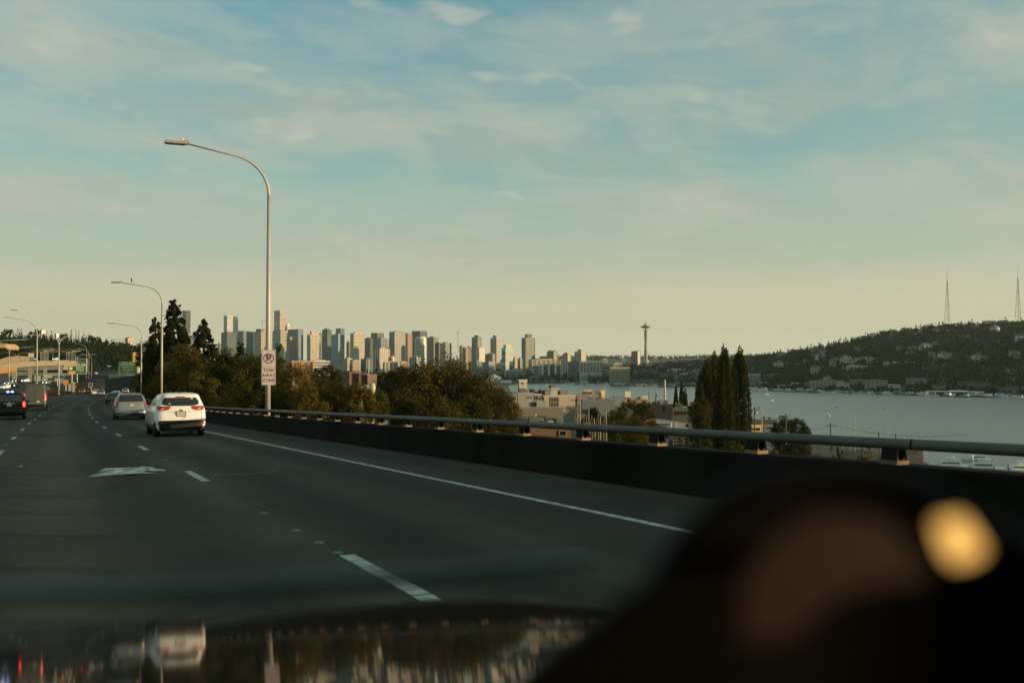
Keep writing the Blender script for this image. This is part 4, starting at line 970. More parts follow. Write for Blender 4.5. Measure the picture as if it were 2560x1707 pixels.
T('blank teal slab tower rising behind the pale blue tower', 839, 851, 861, 821, 4600, GRY, GB, 'glass', penthouse=False)
T('pale blue tower with white fins before the teal slab', 829, 845, 860, 836, 3800, BLU, GB, 'grid', 44, 6, 2.0, 7)
T('small dark tower with an orange lit edge', 866, 872, 877, 855, 4300, ORG, GD, 'band')
T('cream tower with a gabled crown, brightest of the centre towers', 876, 884, 911, 833, 3800, CRM, GT, 'grid', 44, 5.5, 2.6, 6, roof=[(0.6, 830, PNK)])
T('dark rounded glass tower right of the gabled cream tower', 909, 925, 933, 846, 3900, DGR, GD, 'glass')
T('dark tower with a red brown right face', 927, 943, 959, 832, 4300, BRN, GD, 'band', penthouse=False)
T('blue grey glass tower before the red brown tower', 940, 952, 964, 845, 4000, BLU, GB, 'fin')
T('small pale pink tower behind the striped beige block', 962, 966, 973, 849, 4200, PNK, GG, 'grid')
T('beige block with bold white vertical stripes', 933, 949, 974, 872, 3300, WHT, (.12, .10, .07), 'fin', 46, fin=9)
T('grey green tower with a frame like top and brown balcony strip', 974, 986, 1014, 829, 3900, GRY, GG, 'grid', 46, 7, 2.0, 14)
T('narrow brown tower with an orange right face', 1014, 1019, 1030, 834, 4100, ORG, GD, 'grid', 42)
T('tall dark square tower behind the white round tower', 1030, 1050, 1067, 827, 4300, DGR, GD, 'fin', penthouse=False)
T('white round residential tower', 1037, 1050, 1068, 846, 3700, WHT, GG, 'band', poly=circ(1052, 30, 3700), fl=6, bh=2.6, roof=[(0.75, 842, WHT)])
T('dark stepped tower right of the white round tower', 1067, 1084, 1096, 843, 4000, GRY, GD, 'band')
T('short dark tower with a thin white edge', 1088, 1097, 1101, 857, 3900, DGR, GD, 'fin')
T('grey green glass tower behind the top of the middle trees', 1101, 1113, 1128, 857, 3700, GRY, GG, 'grid')
T('cream office block low before the pale blue tower', 858, 868, 881, 896, 2800, CRM, GD, 'band', 44, 5, 2.4, name='office_block', cat='building')
T('cream office block with a dark window row, second of the low row', 880, 882, 901, 901, 2700, CRM, GD, 'band', 70, 6, 4, name='office_block', cat='building')
T('dark long office block in the low row', 902, 915, 932, 897, 2800, DGR, GD, 'band', 44, name='office_block', cat='building')
T('low white gridded block before the striped beige block', 959, 962, 993, 905, 2700, CRM, GD, 'grid', 72, 6, 2.0, 12, name='office_block', cat='building')
T('blank pink block in the low row', 1000, 1002, 1018, 904, 2700, PNK, PNK, 'plain', 70, name='office_block', cat='building')
T('pale stepped block before the white round tower', 1024, 1042, 1050, 893, 2900, WHT, GG, 'fin', 44, name='office_block', cat='building')
T('white domed hall in the low row', 970, 978, 986, 893, 3000, CRM, GG, 'band', name='office_block', cat='building', poly=circ(979, 16, 3000), roof=[(0.7, 890, CRM)])
T('orange brick building lit by the sun behind the sign', 725, 730, 781, 905, 700, (.40, .24, .12), (.20, .12, .06), 'fin', 74, fin=7, proud=0.25, name='brick_building', cat='building', roof=[(1.02, 902, (.44, .30, .17))])
T('white low building right of the orange brick building', 781, 786, 824, 902, 1100, WHT, GD, 'band', 70, 3, 1.2, name='low_building', cat='building')
# -- middle of the skyline
T('small pink cylinder topped tower left of the angular tower', 1150, 1153, 1161, 864, 3600, PNK, GD, 'grid', 44, 5, 2, 6)
T('orange brick mid rise beside the cylinder topped tower', 1160, 1164, 1172, 871, 3500, ORG, GD, 'grid')
T('dark brown mid rise left of the angular tower', 1166, 1172, 1178, 868, 3600, BRN, GD, 'grid')
T('grey angular tower with a diagonal white line', 1180, 1194, 1203, 843, 3700, GRY, GG, 'fin', roof=[(0.55, 838, DGR)])
T('white gridded mid rise before the angular tower', 1190, 1198, 1213, 870, 3300, WHT, GD, 'grid', 46, 5, 2.2, 6)
T('slender teal and cream tower standing alone', 1226, 1241, 1250, 845, 3600, CRM, GT, 'band', 42, 6, 2.6, roof=[(0.5, 838, GRY)])
T('brown mid rise with an orange corner', 1213, 1231, 1238, 885, 3200, ORG, GD, 'band')
T('dark finned office block right of the middle trees', 1172, 1192, 1206, 904, 2600, GRY, GT, 'fin', name='office_block', cat='building')
T('stepped grey office block right of the finned block', 1206, 1222, 1236, 905, 2650, GRY, GT, 'band', 44, 6, 2.4, name='office_block', cat='building')
t = T('teal tower with pale blue horizontal stripes and a cream cap', 1254, 1264, 1283, 870, 3000, (.42, .52, .54), GT, 'glass', 44, roof=[(0.72, 862, CRM)])
poly = foot(1254, 1264, 1283, 3000, 44); ox, oy = t.location.x, t.location.y; q = grown([(p[0] - ox, p[1] - oy) for p in poly], 0.5)
for ya, yb in ((870, 879), (888, 896), (905, 914)): MB().prism(q, yh(yb, 3000) - t.location.z, yh(ya, 3000) - t.location.z).build('pale_stripe', wallm((.36, .46, .48)), t)
T('short brown tower right of the striped teal tower', 1282, 1287, 1294, 893, 3300, CRM, GD, 'grid')
T('dark low tower left of the framed tower', 1295, 1300, 1306, 896, 3400, GRY, GD, 'fin')
t = T('tall grey green tower with a pale rectangular frame', 1305, 1314, 1337, 844, 3500, GRY, GG, 'grid', 38, 7, 1.6, 12, roof=[(0.55, 835, DGR)])
T('round shouldered brown tower behind the low white piers', 1368, 1384, 1393, 879, 3600, TAN, GD, 'grid', roof=[(0.8, 876, DGR)])
T('long brown building with white windows behind the white piers', 1323, 1330, 1400, 899, 3000, CRM, (.10, .07, .05), 'grid', 72, 7, 2.2, 14, name='office_block', cat='building')
T('dark glass hall between tall white piers near the shore', 1350, 1356, 1405, 912, 2450, WHT, GD, 'fin', 74, fin=16, name='office_block', cat='building')
T('white rounded block at the right end of the white piers', 1402, 1406, 1419, 916, 2400, WHT, GG, 'fin', 66, fin=8, name='office_block', cat='building')
T('low teal glass hall with a pale roof by the shore', 1260, 1266, 1316, 927, 2350, BLU, GT, 'band', 74, 6, 1.2, name='office_block', cat='building', roof=[(0.8, 924, GRY)])
T('white roofed pavilion left of the white piers', 1330, 1334, 1355, 914, 2500, WHT, GT, 'band', 70, 8, 2, name='office_block', cat='building')
T('small mid rise behind the long dark office', 1407, 1419, 1427, 884, 3500, CRM, GD, 'grid', roof=[(0.6, 881, GRY)])
T('mid rise tower with a stepped green top', 1437, 1453, 1465, 879, 3600, CRM, GT, 'grid', roof=[(0.5, 873, GRY)])
T('slim brown tower just left of the observation tower', 1579, 1594, 1601, 879, 3500, TAN, GD, 'fin', roof=[(0.7, 877, BRN)])
T('dark glass office left of the white gridded block', 1419, 1440, 1449, 904, 2500, DGR, GT, 'band', 40, 6, 1.2, name='office_block', cat='building')
# white gridded block with single panes
def pane_block(label, x0, x1, ytop, ybot, z, nx, nr, wc, gc, a=80, wfrac=0.72, hfrac=0.6, name='office_block', top_margin=0.12):
    t = T(label, x0, x0 + 2, x1, ytop, z, wc, gc, 'plain', a, name=name, cat='building', penthouse=False)
    poly = foot(x0, x0 + 2, x1, z, a); k = Vector(poly[0]); e = Vector(poly[1]); d_ = (e - k); l = d_.length; d_.normalize(); nrm = Vector((d_.y, -d_.x)); ang = math.atan2(d_.y, d_.x)
    zt, zb = yh(ytop, z), yh(ybot, z); H = zt - zb; ch = H * (1 - top_margin) / nr; cw = l / nx
    me = MB().box((0, 0, 0), (cw * wfrac, 0.5, ch * hfrac)).mesh('window', glassm(gc))
    for i in range(nx):
        for j in range(nr):
            c = k + d_ * (cw * (i + 0.5)) + nrm * 0.05; o = obj('window', me, t, (c.x - t.location.x, c.y - t.location.y, zb + ch * (j + 0.5) - t.location.z), ang)
    return t
pane_block('white gridded office block with big dark windows near the far shore', 1448, 1507, 903, 931, 2300, 7, 4, (.40, .42, .36), GD)
pane_block('small white gridded block right at the far shore', 1449, 1470, 937, 952, 2080, 5, 4, (.40, .42, .38), GD)
pane_block('tan office block with nine rows of dark windows at the far shore', 1524, 1575, 917, 961, 2000, 4, 9, (.33, .29, .21), (.03, .03, .025), 74, 0.9, 0.5)
T('dark long glass office right of the tan nine storey block', 1584, 1590, 1643, 926, 2300, DGR, GD, 'band', 76, 6, 0.9, name='office_block', cat='building')
T('low cream building behind the tan nine storey block', 1531, 1535, 1556, 908, 3000, CRM, GD, 'plain', 70, name='office_block', cat='building')
T('low green glass building left of the tan block', 1476, 1480, 1508, 938, 2150, GRY, GT, 'band', 76, 5, 1.2, name='office_block', cat='building')
T('stepped dark offices behind the tan nine storey block', 1500, 1508, 1530, 925, 2300, GRY, GD, 'band', 70, 5, 1.5, name='office_block', cat='building')
rb = random.Random(21)
for px, yt, wd, z, c in [(1655, 915, 30, 2600, GRY), (1690, 923, 44, 2300, WHT), (1712, 934, 26, 2100, WHT), (1728, 930, 30, 2150, GRY), (1668, 934, 30, 2050, DGR), (1640, 905, 22, 3000, CRM), (1615, 912, 26, 2900, WHT), (1560, 900, 20, 4000, GRY), (1695, 904, 22, 3300, CRM), (1720, 912, 34, 2700, GRY), (1745, 925, 30, 2200, GRY), (1512, 897, 16, 4300, CRM), (1430, 930, 24, 2250, DGR), (1345, 940, 40, 2200, GRY), (1240, 930, 30, 2500, GRY)]:
    T('small pale flat roofed block on the far shore slope', px - wd / 2, px - wd / 2 + 3, px + wd / 2, yt, z, c, GD, 'band', 70, 4.5, 1.6, name='lakeside_block', cat='building', group='small blocks on the far shore')
# -- hill side apartments and houses
t = pane_block('glass fronted hall with white mullions right of the poplars', 1862, 1900, 934, 968, 1720, 4, 3, (.30, .33, .30), GT, 80, 0.85, 0.85)
for lb, x0, x1, yt, z, c in [('long flat roofed hall right of the mullioned glass hall', 1900, 1968, 936, 1750, GRY), ('tan apartment row low on the lake hill', 1946, 2010, 908, 1950, TAN), ('flat white roofed block above the boats', 2039, 2079, 916, 1850, WHT),
    ('leftmost pale apartment block of the hillside cluster', 2079, 2104, 899, 1850, CRM), ('middle pale apartment block of the hillside cluster', 2106, 2138, 899, 1830, CRM), ('highest pale apartment block of the hillside cluster', 2138, 2192, 894, 1840, CRM),
    ('lowest pale apartment block of the hillside cluster', 2105, 2167, 914, 1760, WHT), ('flat tan shed roof building just above the boats', 2025, 2104, 951, 1580, TAN), ('long low white roofed house among dark trees', 2208, 2284, 905, 1750, WHT),
    ('low gridded block above the marina', 2163, 2214, 950, 1500, GRY), ('long apartment block under the broadcast masts', 2329, 2405, 894, 1750, GRY), ('longest apartment block at the right of the hill', 2423, 2506, 891, 1720, GRY),
    ('low tan apartment row left of centre on the right hill', 2305, 2367, 916, 1650, TAN), ('small white gabled block on the right hill', 2465, 2483, 908, 1650, WHT), ('square grey block near the right edge above the marina', 2506, 2541, 924, 1520, GRY), ('dark low terrace above the right marina', 2395, 2460, 955, 1420, DGR)]:
    T(lb, x0, x0 + 3, x1, yt, z, c, GD if 'roof' not in lb else GT, 'grid', 76, 3.6, 1.7, 6.0, name='apartment_block', cat='building', ybase=yt + 22)
WROOF = mat('house_roof', (.10, .095, .085), 0.9); HW = [mat('house_wall_%d' % i, c, 0.8) for i, c in enumerate([(.5, .48, .42), (.38, .36, .3), (.3, .28, .24), (.55, .55, .5)])]
def house_mesh(i):
    a = MB().box((0, 0, 3), (11, 9, 6)).mesh('wall', HW[i])
    r = MB().add([(-6, -5, 6), (6, -5, 6), (6, 5, 6), (-6, 5, 6), (-6, 0, 9), (6, 0, 9)], [(0, 1, 5, 4), (2, 3, 4, 5), (1, 2, 5), (3, 0, 4), (3, 2, 1, 0)]).mesh('roof', WROOF)
    wn = MB().box((-2.6, -4.55, 3.5), (1.6, 0.2, 1.8)).box((2.4, -4.55, 3.5), (1.6, 0.2, 1.8)).mesh('window', GLASS)
    return a, r, wn
HM = [house_mesh(i) for i in range(4)]; rh = random.Random(4)
for k in range(52):
    for _ in range(50):
        px = rh.uniform(1930, 2560); z = rh.uniform(1620, 2400); v = at(px, z)
        if v.z > WATER + 6: break
    top = k % 3 == 0
    if top: z = 2330; v = at(px, z); v.z -= 7
    a, r, wn = HM[rh.randint(0, 3)]; t = thing('hillside_house', 'small pale gabled house half hidden among the trees of the lake hill', 'house', (v.x, v.y, v.z + rh.uniform(3, 8)), rh.uniform(-0.4, 0.9) - TH, 'houses on the lake hill', [rh.uniform(0.9, 1.7)] * 3)
    obj('wall', a, t, scale=(1, 1, 1)); obj('roof', r, t); obj('window', wn, t)
    MB  # keep
for px, yt, wd, c in [(106, 824, 12, CRM), (141, 834, 10, WHT), (226, 836, 10, CRM), (251, 845, 8, PNK)]:
    T('apartment block top showing above the left ridge trees', px - wd / 2, px - wd / 2 + 3, px + wd / 2, yt, 1350, c, GD, 'band', 60, 4, 2, name='apartment_block', cat='building', group='blocks above the left ridge')
T('pinkish tower block on the ridge behind the far street lamp', 313, 319, 333, 844, 1400, PNK, GD, 'band', 55, 4, 2.4)
T('yellow lit gabled house behind the exit lane lamps', 330, 333, 346, 884, 420, (.62, .42, .10), (.5, .35, .08), 'plain', 70, name='yellow_house', cat='house', roof=[(0.9, 880, ORG)])
# -- observation tower
z = 4000; b = at(1614.5, z); b.z = yh(935, z); t = thing('observation_tower', 'slender observation tower with a flying saucer top above the lake', 'tower', b)
top = yh(804, z) - b.z; s = z / F; STW = mat('tower_steel_white', (.42, .38, .30), 0.6)
MB().tube([(0, 0, 0), (0, 0, top * 0.86)], [4.2, 3.6], 8).build('core', mat('tower_core', (.20, .18, .14), 0.7), t)
for k in range(3):
    a = R(40 + 120 * k); pts = [(math.cos(a) * r * s, math.sin(a) * r * s, h * top) for r, h in ((8.5, 0), (5.2, .2), (2.6, .45), (2.1, .6), (2.8, .75), (5.0, .86))]
    for dx in (-2.2, 2.2): MB().tube([(p[0] - math.sin(a) * dx, p[1] + math.cos(a) * dx, p[2]) for p in pts], [1.7, 1.5, 1.2, 1.2, 1.2, 1.0], 6).build('leg', STW, t)
MB().lathe((0, 0, 0), [(5, top * .868), (15, top * .884), (21, top * .896), (21.5, top * .904), (13, top * .918)], 28).build('saucer', mat('saucer_shade', (.22, .19, .15), 0.6), t, smooth=False)
MB().lathe((0, 0, 0), [(12.5, top * .919), (9.5, top * .936), (5.5, top * .952), (3, top * .962), (2.0, top * .995), (0.6, top * 1.0)], 24).build('dome', STW, t)
MB().tube([(0, 0, top), (0, 0, top * 1.075)], [0.7, 0.2], 5).build('spire', STW, t)
MB().lathe((0, 0, 0), [(9, top * .205), (13, top * .225), (13, top * .255), (8, top * .265)], 16).build('terrace', STW, t)
MB().box((0, 0, top * .1), (30, 30, top * .2)).build('base_hall', mat('hall_brown', (.2, .13, .09)), t)
# -- broadcast masts
def mast(label, px, ytop, ybase, z):
    b = at(px, z); b.z = yh(ybase + 12, z); t = thing('broadcast_mast', label, 'mast', b); H = yh(ytop, z) - b.z
    ma, mw = mat('mast_red', (.30, .10, .06), 0.7), mat('mast_pale', (.30, .28, .24), 0.7); n = 9
    for i in range(n):
        z0, z1 = H * 0.78 * i / n, H * 0.78 * (i + 1) / n; r0, r1 = 8.5 * (1 - i / n * 0.92), 8.5 * (1 - (i + 1) / n * 0.92); mb = MB(); P3 = lambda r, zz: [(r * math.cos(R(30 + 120 * k)), r * math.sin(R(30 + 120 * k)), zz) for k in range(3)]
        A, B = P3(r0, z0), P3(r1, z1)
        for k in range(3): mb.tube([A[k], B[k]], 0.42, 4); mb.tube([A[k], B[(k + 1) % 3]], 0.18, 4); mb.tube([A[k], A[(k + 1) % 3]], 0.22, 4)
        mb.build('lattice_section', ma if i % 2 == 0 else mw, t)
    MB().tube([(0, 0, H * .77), (0, 0, H * .9), (0, 0, H)], [0.45, 0.3, 0.12], 5).build('antenna', mw, t)
mast('left red and white broadcast mast on the lake hill', 2370, 668, 812, 2400); mast('right red and white broadcast mast near the frame edge', 2547, 662, 806, 2350)
def crane(label, px, ytop, ybase, z, jib, group=None):
    b = at(px, z); b.z = yh(ybase, z); t = thing('tower_crane', label, 'crane', b); H = yh(ytop, z) - b.z; m = mat('crane_red', (.35, .18, .10), 0.7)
    MB().tube([(0, 0, 0), (0, 0, H)], 0.9, 4).build('mast', m, t); MB().tube([(-jib * .3, 0, H * .96), (jib, 0, H * .96)], 0.7, 4).build('jib', m, t); MB().tube([(-jib * .28, 0, H * .97), (0, 0, H * 1.08), (jib * .8, 0, H * .97)], 0.3, 4).build('stay', m, t); MB().box((-jib * .28, 0, H * .93), (4, 2.5, 4)).build('counterweight', m, t)
crane('tower crane standing on the unfinished tower left of the sign pole', 655, 802, 830, 4150, 14)
crane('thin tall crane mast left of the pink cylinder tower', 1145, 829, 880, 3550, 8)
crane('tower crane before the tallest tower', 690, 806, 830, 4050, 10)
# curved white roof hall at far left
b = at(478, 4200); b.z = yh(846, 4200); t = thing('curved_roof_hall', 'building with a sweeping white roof right of the dark slab tower', 'building', b, -TH * 0.2)
mb = MB(); vs = []; n = 10
for y in (0, 40):
    for i in range(n + 1): q = i / n; vs.append((-24 + 58 * q, y, 14 + 24 * q ** 1.8))
fs = [(i, i + 1, n + 2 + i, n + 1 + i) for i in range(n)]
mb.add(vs, fs).build('roof', wallm(WHT), t); MB().prism([(-22, 3), (32, 3), (32, 37), (-22, 37)], 0, 14).build('wall', glassm(GT), t); MB().add([(-22, 2.6, 13.8), (33, 2.6, 13.8), (33, 2.6, 36)], [(0, 1, 2)]).build('gable', wallm(WHT), t)
# pavilion with a tent roof at the far shore
b = at(1234, 2080); b.z = WATER + 1; t = thing('tent_roof_pavilion', 'white tent roofed pavilion on the shore right of the middle trees', 'building', b, -0.3)
MB().box((0, 0, 6), (30, 20, 12)).build('wall', wallm(WHT), t); MB().add([(-17, -11, 12), (17, -11, 12), (17, 11, 12), (-17, 11, 12), (-4, 0, 19), (4, 0, 19)], [(0, 1, 5, 4), (1, 2, 5), (2, 3, 4, 5), (3, 0, 4), (3, 2, 1, 0)]).build('roof', wallm((.5, .52, .5)), t); MB().box((26, 0, 3.5), (22, 14, 7)).build('annex', wallm(WHT), t)
# ================================================================== NEAR LAKESIDE BUILDINGS
def block(label, x0, x1, ytop, ybot, z, wc, a=70, windows=(), name='lakeside_building', roof_c=None, depth=None, xm=None, parapet=True):
    poly = foot(x0, xm or x0 + 2, x1, z, a)
    if depth:
        k, e = Vector(poly[0]), Vector(poly[1]); q = Vector(poly[3]) - k; q = q.normalized() * depth; poly = [tuple(k), tuple(e), tuple(e + q), tuple(k + q)]
    cx = sum(p[0] for p in poly) / 4; cy_ = sum(p[1] for p in poly) / 4; g = yh(ybot, z); H = yh(ytop, z) - g
    t = thing(name, label, 'building', (cx, cy_, g)); lp = [(p[0] - cx, p[1] - cy_) for p in poly]
    MB().prism(lp, 0, H).build('wall', wallm(wc), t)
    if parapet: MB().prism(grown(lp, 0.18), H - 0.05, H + 0.22).build('parapet_cap', wallm(tuple(min(v * 1.25, .75) for v in wc)), t)
    if roof_c: MB().prism(scaled(lp, 0.97), H + 0.2, H + 0.27).build('roof', wallm(roof_c), t)
    k = Vector(lp[0]); d_ = Vector(lp[1]) - k; l = d_.length; d_.normalize(); nr = Vector((d_.y, -d_.x)); ang = math.atan2(d_.y, d_.x)
    for wx0, wx1, wy0, wy1, nx, ny in windows:
        f0 = (wx0 - x0) / (x1 - x0); f1 = (wx1 - x0) / (x1 - x0); z1, z0 = yh(wy0, z) - g, yh(wy1, z) - g
        c = k + d_ * (l * (f0 + f1) / 2) + nr * 0.03; wd = l * (f1 - f0)
        o = MB().box((0, 0, 0), (wd, 0.12, z1 - z0)).build('window', GLASS, t, loc=(c.x, c.y, (z0 + z1) / 2), rz=ang)
        fm = wallm((.22, .22, .19)); mb = MB()
        for i in range(nx + 1): mb.box((-wd / 2 + wd * i / nx, -0.09, 0), (0.08, 0.06, z1 - z0))
        for j in range(ny + 1): mb.box((0, -0.10, -(z1 - z0) / 2 + (z1 - z0) * j / ny), (wd, 0.06, 0.08))
        mb.build('window_frame', fm, o)
    rk = random.Random(int(x0)); 
    if roof_c is not None or x1 - x0 > 28:
        for i in range(5):
            f, e = rk.uniform(.15, .85), rk.uniform(.15, .6); c = k + d_ * (l * f) - nr * (6 * e); hh = rk.uniform(.35, 1.1); MB().box((c.x, c.y, H + .2 + hh / 2), (rk.uniform(.5, 1.8), rk.uniform(.5, 1.4), hh), ang).build('roof_unit', wallm((.3, .3, .27) if i % 2 else (.12, .12, .11)), t)
        c = k + d_ * (l * .3) - nr * 2; MB().tube([(c.x, c.y, H), (c.x, c.y, H + 1.6)], .09, 6).build('vent_pipe', GALV, t)
    return t
TANW = (.27, .235, .175)
block('tan block with a tall window, sunlit right side, behind the rail', 1358, 1439, 991, 1100, 188, TANW, 62, [(1374, 1395, 993, 1019, 3, 2)])
block('long low grey tan wall in front of the tan block', 1292, 1409, 1021, 1110, 178, (.17, .16, .13), 80, name='low_wall_building', roof_c=(.34, .30, .26))
block('flat roofed pale building with a dark opening behind the tan block', 1293, 1334, 984, 1030, 225, (.27, .27, .24), 76, [(1318, 1330, 992, 995, 2, 1)])
block('pale annex with a square window left of the rooftop tower', 1269, 1294, 983, 1030, 228, (.26, .28, .27), 76, [(1280, 1289, 992, 1000, 2, 2)])
block('square rooftop tower with a small dark opening', 1296, 1318, 951, 990, 232, (.32, .30, .24), 58, [(1303, 1308, 956, 961, 1, 1)], name='rooftop_tower')
block('porch with dark openings between the pale building and tan block', 1334, 1360, 987, 1030, 215, (.36, .34, .29), 76, [(1336, 1343, 989, 1000, 1, 1), (1352, 1358, 989, 1000, 1, 1), (1344, 1351, 992, 1000, 2, 1)])
block('roof storey on top of the tan block', 1360, 1405, 979, 991, 200, (.32, .29, .22), 70, name='roof_storey')
block('long pinkish wall building right of the tan block', 1439, 1494, 987, 1012, 330, (.30, .23, .18), 80)
block('yellow stucco building end with two window rows by the lake', 1490, 1512, 978, 1008, 335, (.55, .42, .20), 60, [(1497, 1500, 982, 985, 1, 1), (1497, 1500, 988, 991, 1, 1)])
block('brown rooftop hut on the pinkish building', 1459, 1480, 976, 987, 340, (.5, .34, .16), 70)
block('bluish grey shed roof building behind the drydock masts', 1452, 1537, 1000, 1040, 295, (.16, .19, .19), 80)
block('grey lakeside shed left of the cream block', 1533, 1560, 989, 1015, 430, (.22, .25, .25), 78)
block('cream block with a sunlit top by the lake', 1560, 1577, 980, 1010, 440, (.55, .46, .34), 66)
block('brown house with a pale gable by the lake', 1586, 1618, 999, 1020, 400, (.22, .15, .10), 72, [(1608, 1612, 1003, 1008, 1, 2)])
block('small white house by the lake left of two firs', 1604, 1622, 991, 1001, 420, (.5, .48, .42), 70)
block('dark flat building with a white framed window below the white pole', 1628, 1680, 1012, 1050, 255, (.035, .038, .036), 80, [(1662, 1668, 1015, 1028, 1, 2)])
block('grey flat roofed building left of the poplars', 1675, 1730, 1022, 1060, 260, (.13, .13, .11), 80, [(1690, 1722, 1028, 1036, 4, 1)])
block('yellow lit shed at the foot of the poplars', 1877, 1905, 1064, 1085, 300, (.6, .42, .16), 66, [(1880, 1898, 1069, 1076, 3, 1)])
block('grey boathouse right of the yellow lit shed', 1908, 1933, 1063, 1085, 320, (.22, .22, .18), 74, [(1918, 1928, 1067, 1072, 1, 1)])
block('long brown shed roof behind the yellow lit shed', 1862, 1940, 1050, 1080, 380, (.13, .11, .085), 80)
block('pinkish house seen through the gap below the rail', 2248, 2302, 1122, 1180, 150, (.24, .19, .145), 76, [(2284, 2288, 1127, 1133, 1, 2)])
block('beige garage under the rail behind the second last post', 1672, 1712, 1092, 1140, 120, (.07, .062, .045), 78, [(1680, 1706, 1100, 1130, 1, 4)])
block('beige wall strip under the rail beside a post', 1453, 1467, 1076, 1120, 115, (.36, .28, .18), 70)
block('low building with rusty panels under the rail', 1310, 1428, 1070, 1120, 120, (.16, .08, .05), 80, [(1398, 1415, 1077, 1090, 1, 1)])
# white silo like building left of the middle clump
b = at(912, 150); b.z = yh(1062, 150); t = thing('white_silo_building', 'white industrial silo building behind the yellow flecked tree', 'building', b, 0)
for i, (px, w_, yt) in enumerate([(882, 22, 972), (902, 24, 966), (918, 20, 962), (931, 16, 958), (962, 20, 972), (990, 18, 976)]):
    v = P(px, HOR, 150) - b; r = w_ / 2 / F * 150; h = yh(yt, 150) - b.z
    MB().lathe((v.x, v.y, 0), [(r, 0), (r, h - 0.5), (r * 0.8, h)], 14).build('silo', wallm((.50, .47, .38) if px < 940 else (.16, .20, .20)), t)
MB().tube([(0.6, 0, 10), (0.6, 0, yh(938, 150) - b.z)], [0.14, 0.08], 6).build('mast', GALV, t)
# row of brick houses behind the trees
for i, (px, c) in enumerate([(884, (.15, .075, .055)), (908, (.11, .06, .045)), (930, (.2, .15, .10))]):
    block(['leftmost brick house of the row before the firs', 'middle brick house of the row before the firs', 'tan house at the right end of the row before the firs'][i], px - 13, px + 12, 932 + 3 * i, 975, 260, c, 70, name='brick_house')
# sloped roofs with skylights by the poplars
b = at(1655, 205); b.z = yh(1080, 205); t = thing('saw_tooth_roof_shed', 'shed with long sloped grey roofs and skylight strips left of the poplars', 'building', b, -TH - 0.35)
for i in range(3):
    y0 = -4 + 3.0 * i; mb = MB().add([(-4.5, y0, 2.4 - .3 * i), (4.2, y0, 1.0 - .1 * i), (4.2, y0 + 2.9, 1.9 - .1 * i), (-4.5, y0 + 2.9, 3.4 - .3 * i)], [(0, 1, 2, 3)]); mb.build('roof_panel', wallm((.30, .28, .22)), t)
    MB().box((-.6, y0 + .2, 1.9 - .2 * i), (6.5, .25, .18)).build('skylight_strip', wallm((.1, .06, .03)), t)
MB().box((0, 0, 0), (8, 8, 2.0)).build('wall', wallm((.09, .05, .035)), t)
for i in range(5): MB().tube([(1.5 + .5 * i, -3.2, 1.3), (1.5 + .5 * i, -3.2, 2.3)], 0.1, 6).build('roof_vent', wallm((.5, .5, .47)), t)
# white smokestack pole
b = at(1662, 290); b.z = yh(1016, 290); t = thing('white_pole', 'tall white pole standing on the roof left of the poplars', 'pole', b)
MB().tube([(0, 0, 0), (0, 0, yh(949, 290) - b.z)], [0.36, 0.24], 10).build('shaft', wallm((.62, .55, .42)), t); MB().box((0.3, 0, 0.4), (2.2, 1.6, 1.0)).build('foot_block', wallm((.30, .30, .26)), t)
# dry-dock masts behind the rail
rm = random.Random(6)
for i, (px, yt) in enumerate([(1449, 990), (1464, 1018), (1472, 1022), (1481, 1038), (1489, 1044), (1495, 1034), (1501, 1040), (1508, 1046), (1516, 1030), (1443, 1000)]):
    b = at(px, 140); b.z = yh(1118, 140); t = thing('boat_mast', 'thin bare mast in the cluster behind the rail', 'mast', b, 0, 'masts of laid up boats')
    H = yh(yt, 140) - b.z; lean = rm.uniform(-.25, .25)
    MB().tube([(0, 0, 0), (lean, 0, H)], [0.09, 0.05], 6).build('spar', wallm([(.45, .40, .32), (.30, .20, .13)][i % 2]), t); MB().tube([(lean * .6 - .5, 0, H * .62), (lean * .6 + .5, 0, H * .62)], 0.03, 4).build('spreader', wallm((.3, .28, .25)), t); MB().tube([(-1.1, .2, 0), (lean, 0, H)], 0.015, 3).build('stay', wallm((.25, .24, .22)), t)
# utility poles and wires
UP = []; WOOD = wallm((.10, .075, .05))
for i, (px, yt, yb, z, lb) in enumerate([(1886, 1018, 1100, 200, 'wooden utility pole with crossarm right of the poplars'), (1904, 1024, 1100, 230, 'pale flagpole next to the utility pole right of the poplars'), (1964, 1033, 1110, 190, 'wooden pole rising before the round dark tree'), (2077, 1056, 1130, 170, 'leaning wooden utility pole before the open lake'), (1442, 992, 1080, 150, 'utility pole at the right corner of the tan block')]):
    b = at(px, z); b.z = yh(yb, z); t = thing('utility_pole' if i != 1 else 'flag_pole', lb, 'pole', b, -TH); H = yh(yt, z) - b.z
    MB().tube([(0, 0, 0), (-0.15 if i == 3 else 0, 0, H)], [0.15, 0.1], 7).build('shaft', WOOD if i != 1 else GALV, t)
    if i != 1:
        MB().box((0, 0, H - 0.5), (1.9, 0.12, 0.12)).build('crossarm', WOOD, t)
        for dx in (-.8, 0, .8): MB().lathe((dx, 0, H - .44), [(.05, 0), (.05, .14), (.02, .18)], 6).build('insulator', GALV, t)
        UP.append(Vector((b.x, b.y, b.z + H - 0.35)))
    if i == 0: MB().lathe((0.35, 0, H - 1.4), [(.2, 0), (.22, .3), (.2, .6)], 8).build('transformer', GALV, t)
def wire(a, b, sag, label):
    pts = [a.lerp(b, k / 12) - Vector((0, 0, sag * (1 - (2 * k / 12 - 1) ** 2))) for k in range(13)]
    MB().tube(pts, 0.022, 4).build('power_line', wallm((.03, .03, .03)), label=label, cat='power line')
wire(UP[0], UP[1], 1.2, 'power line between the two left lakeside poles'); wire(UP[1], UP[2], 1.5, 'power line running to the leaning utility pole')
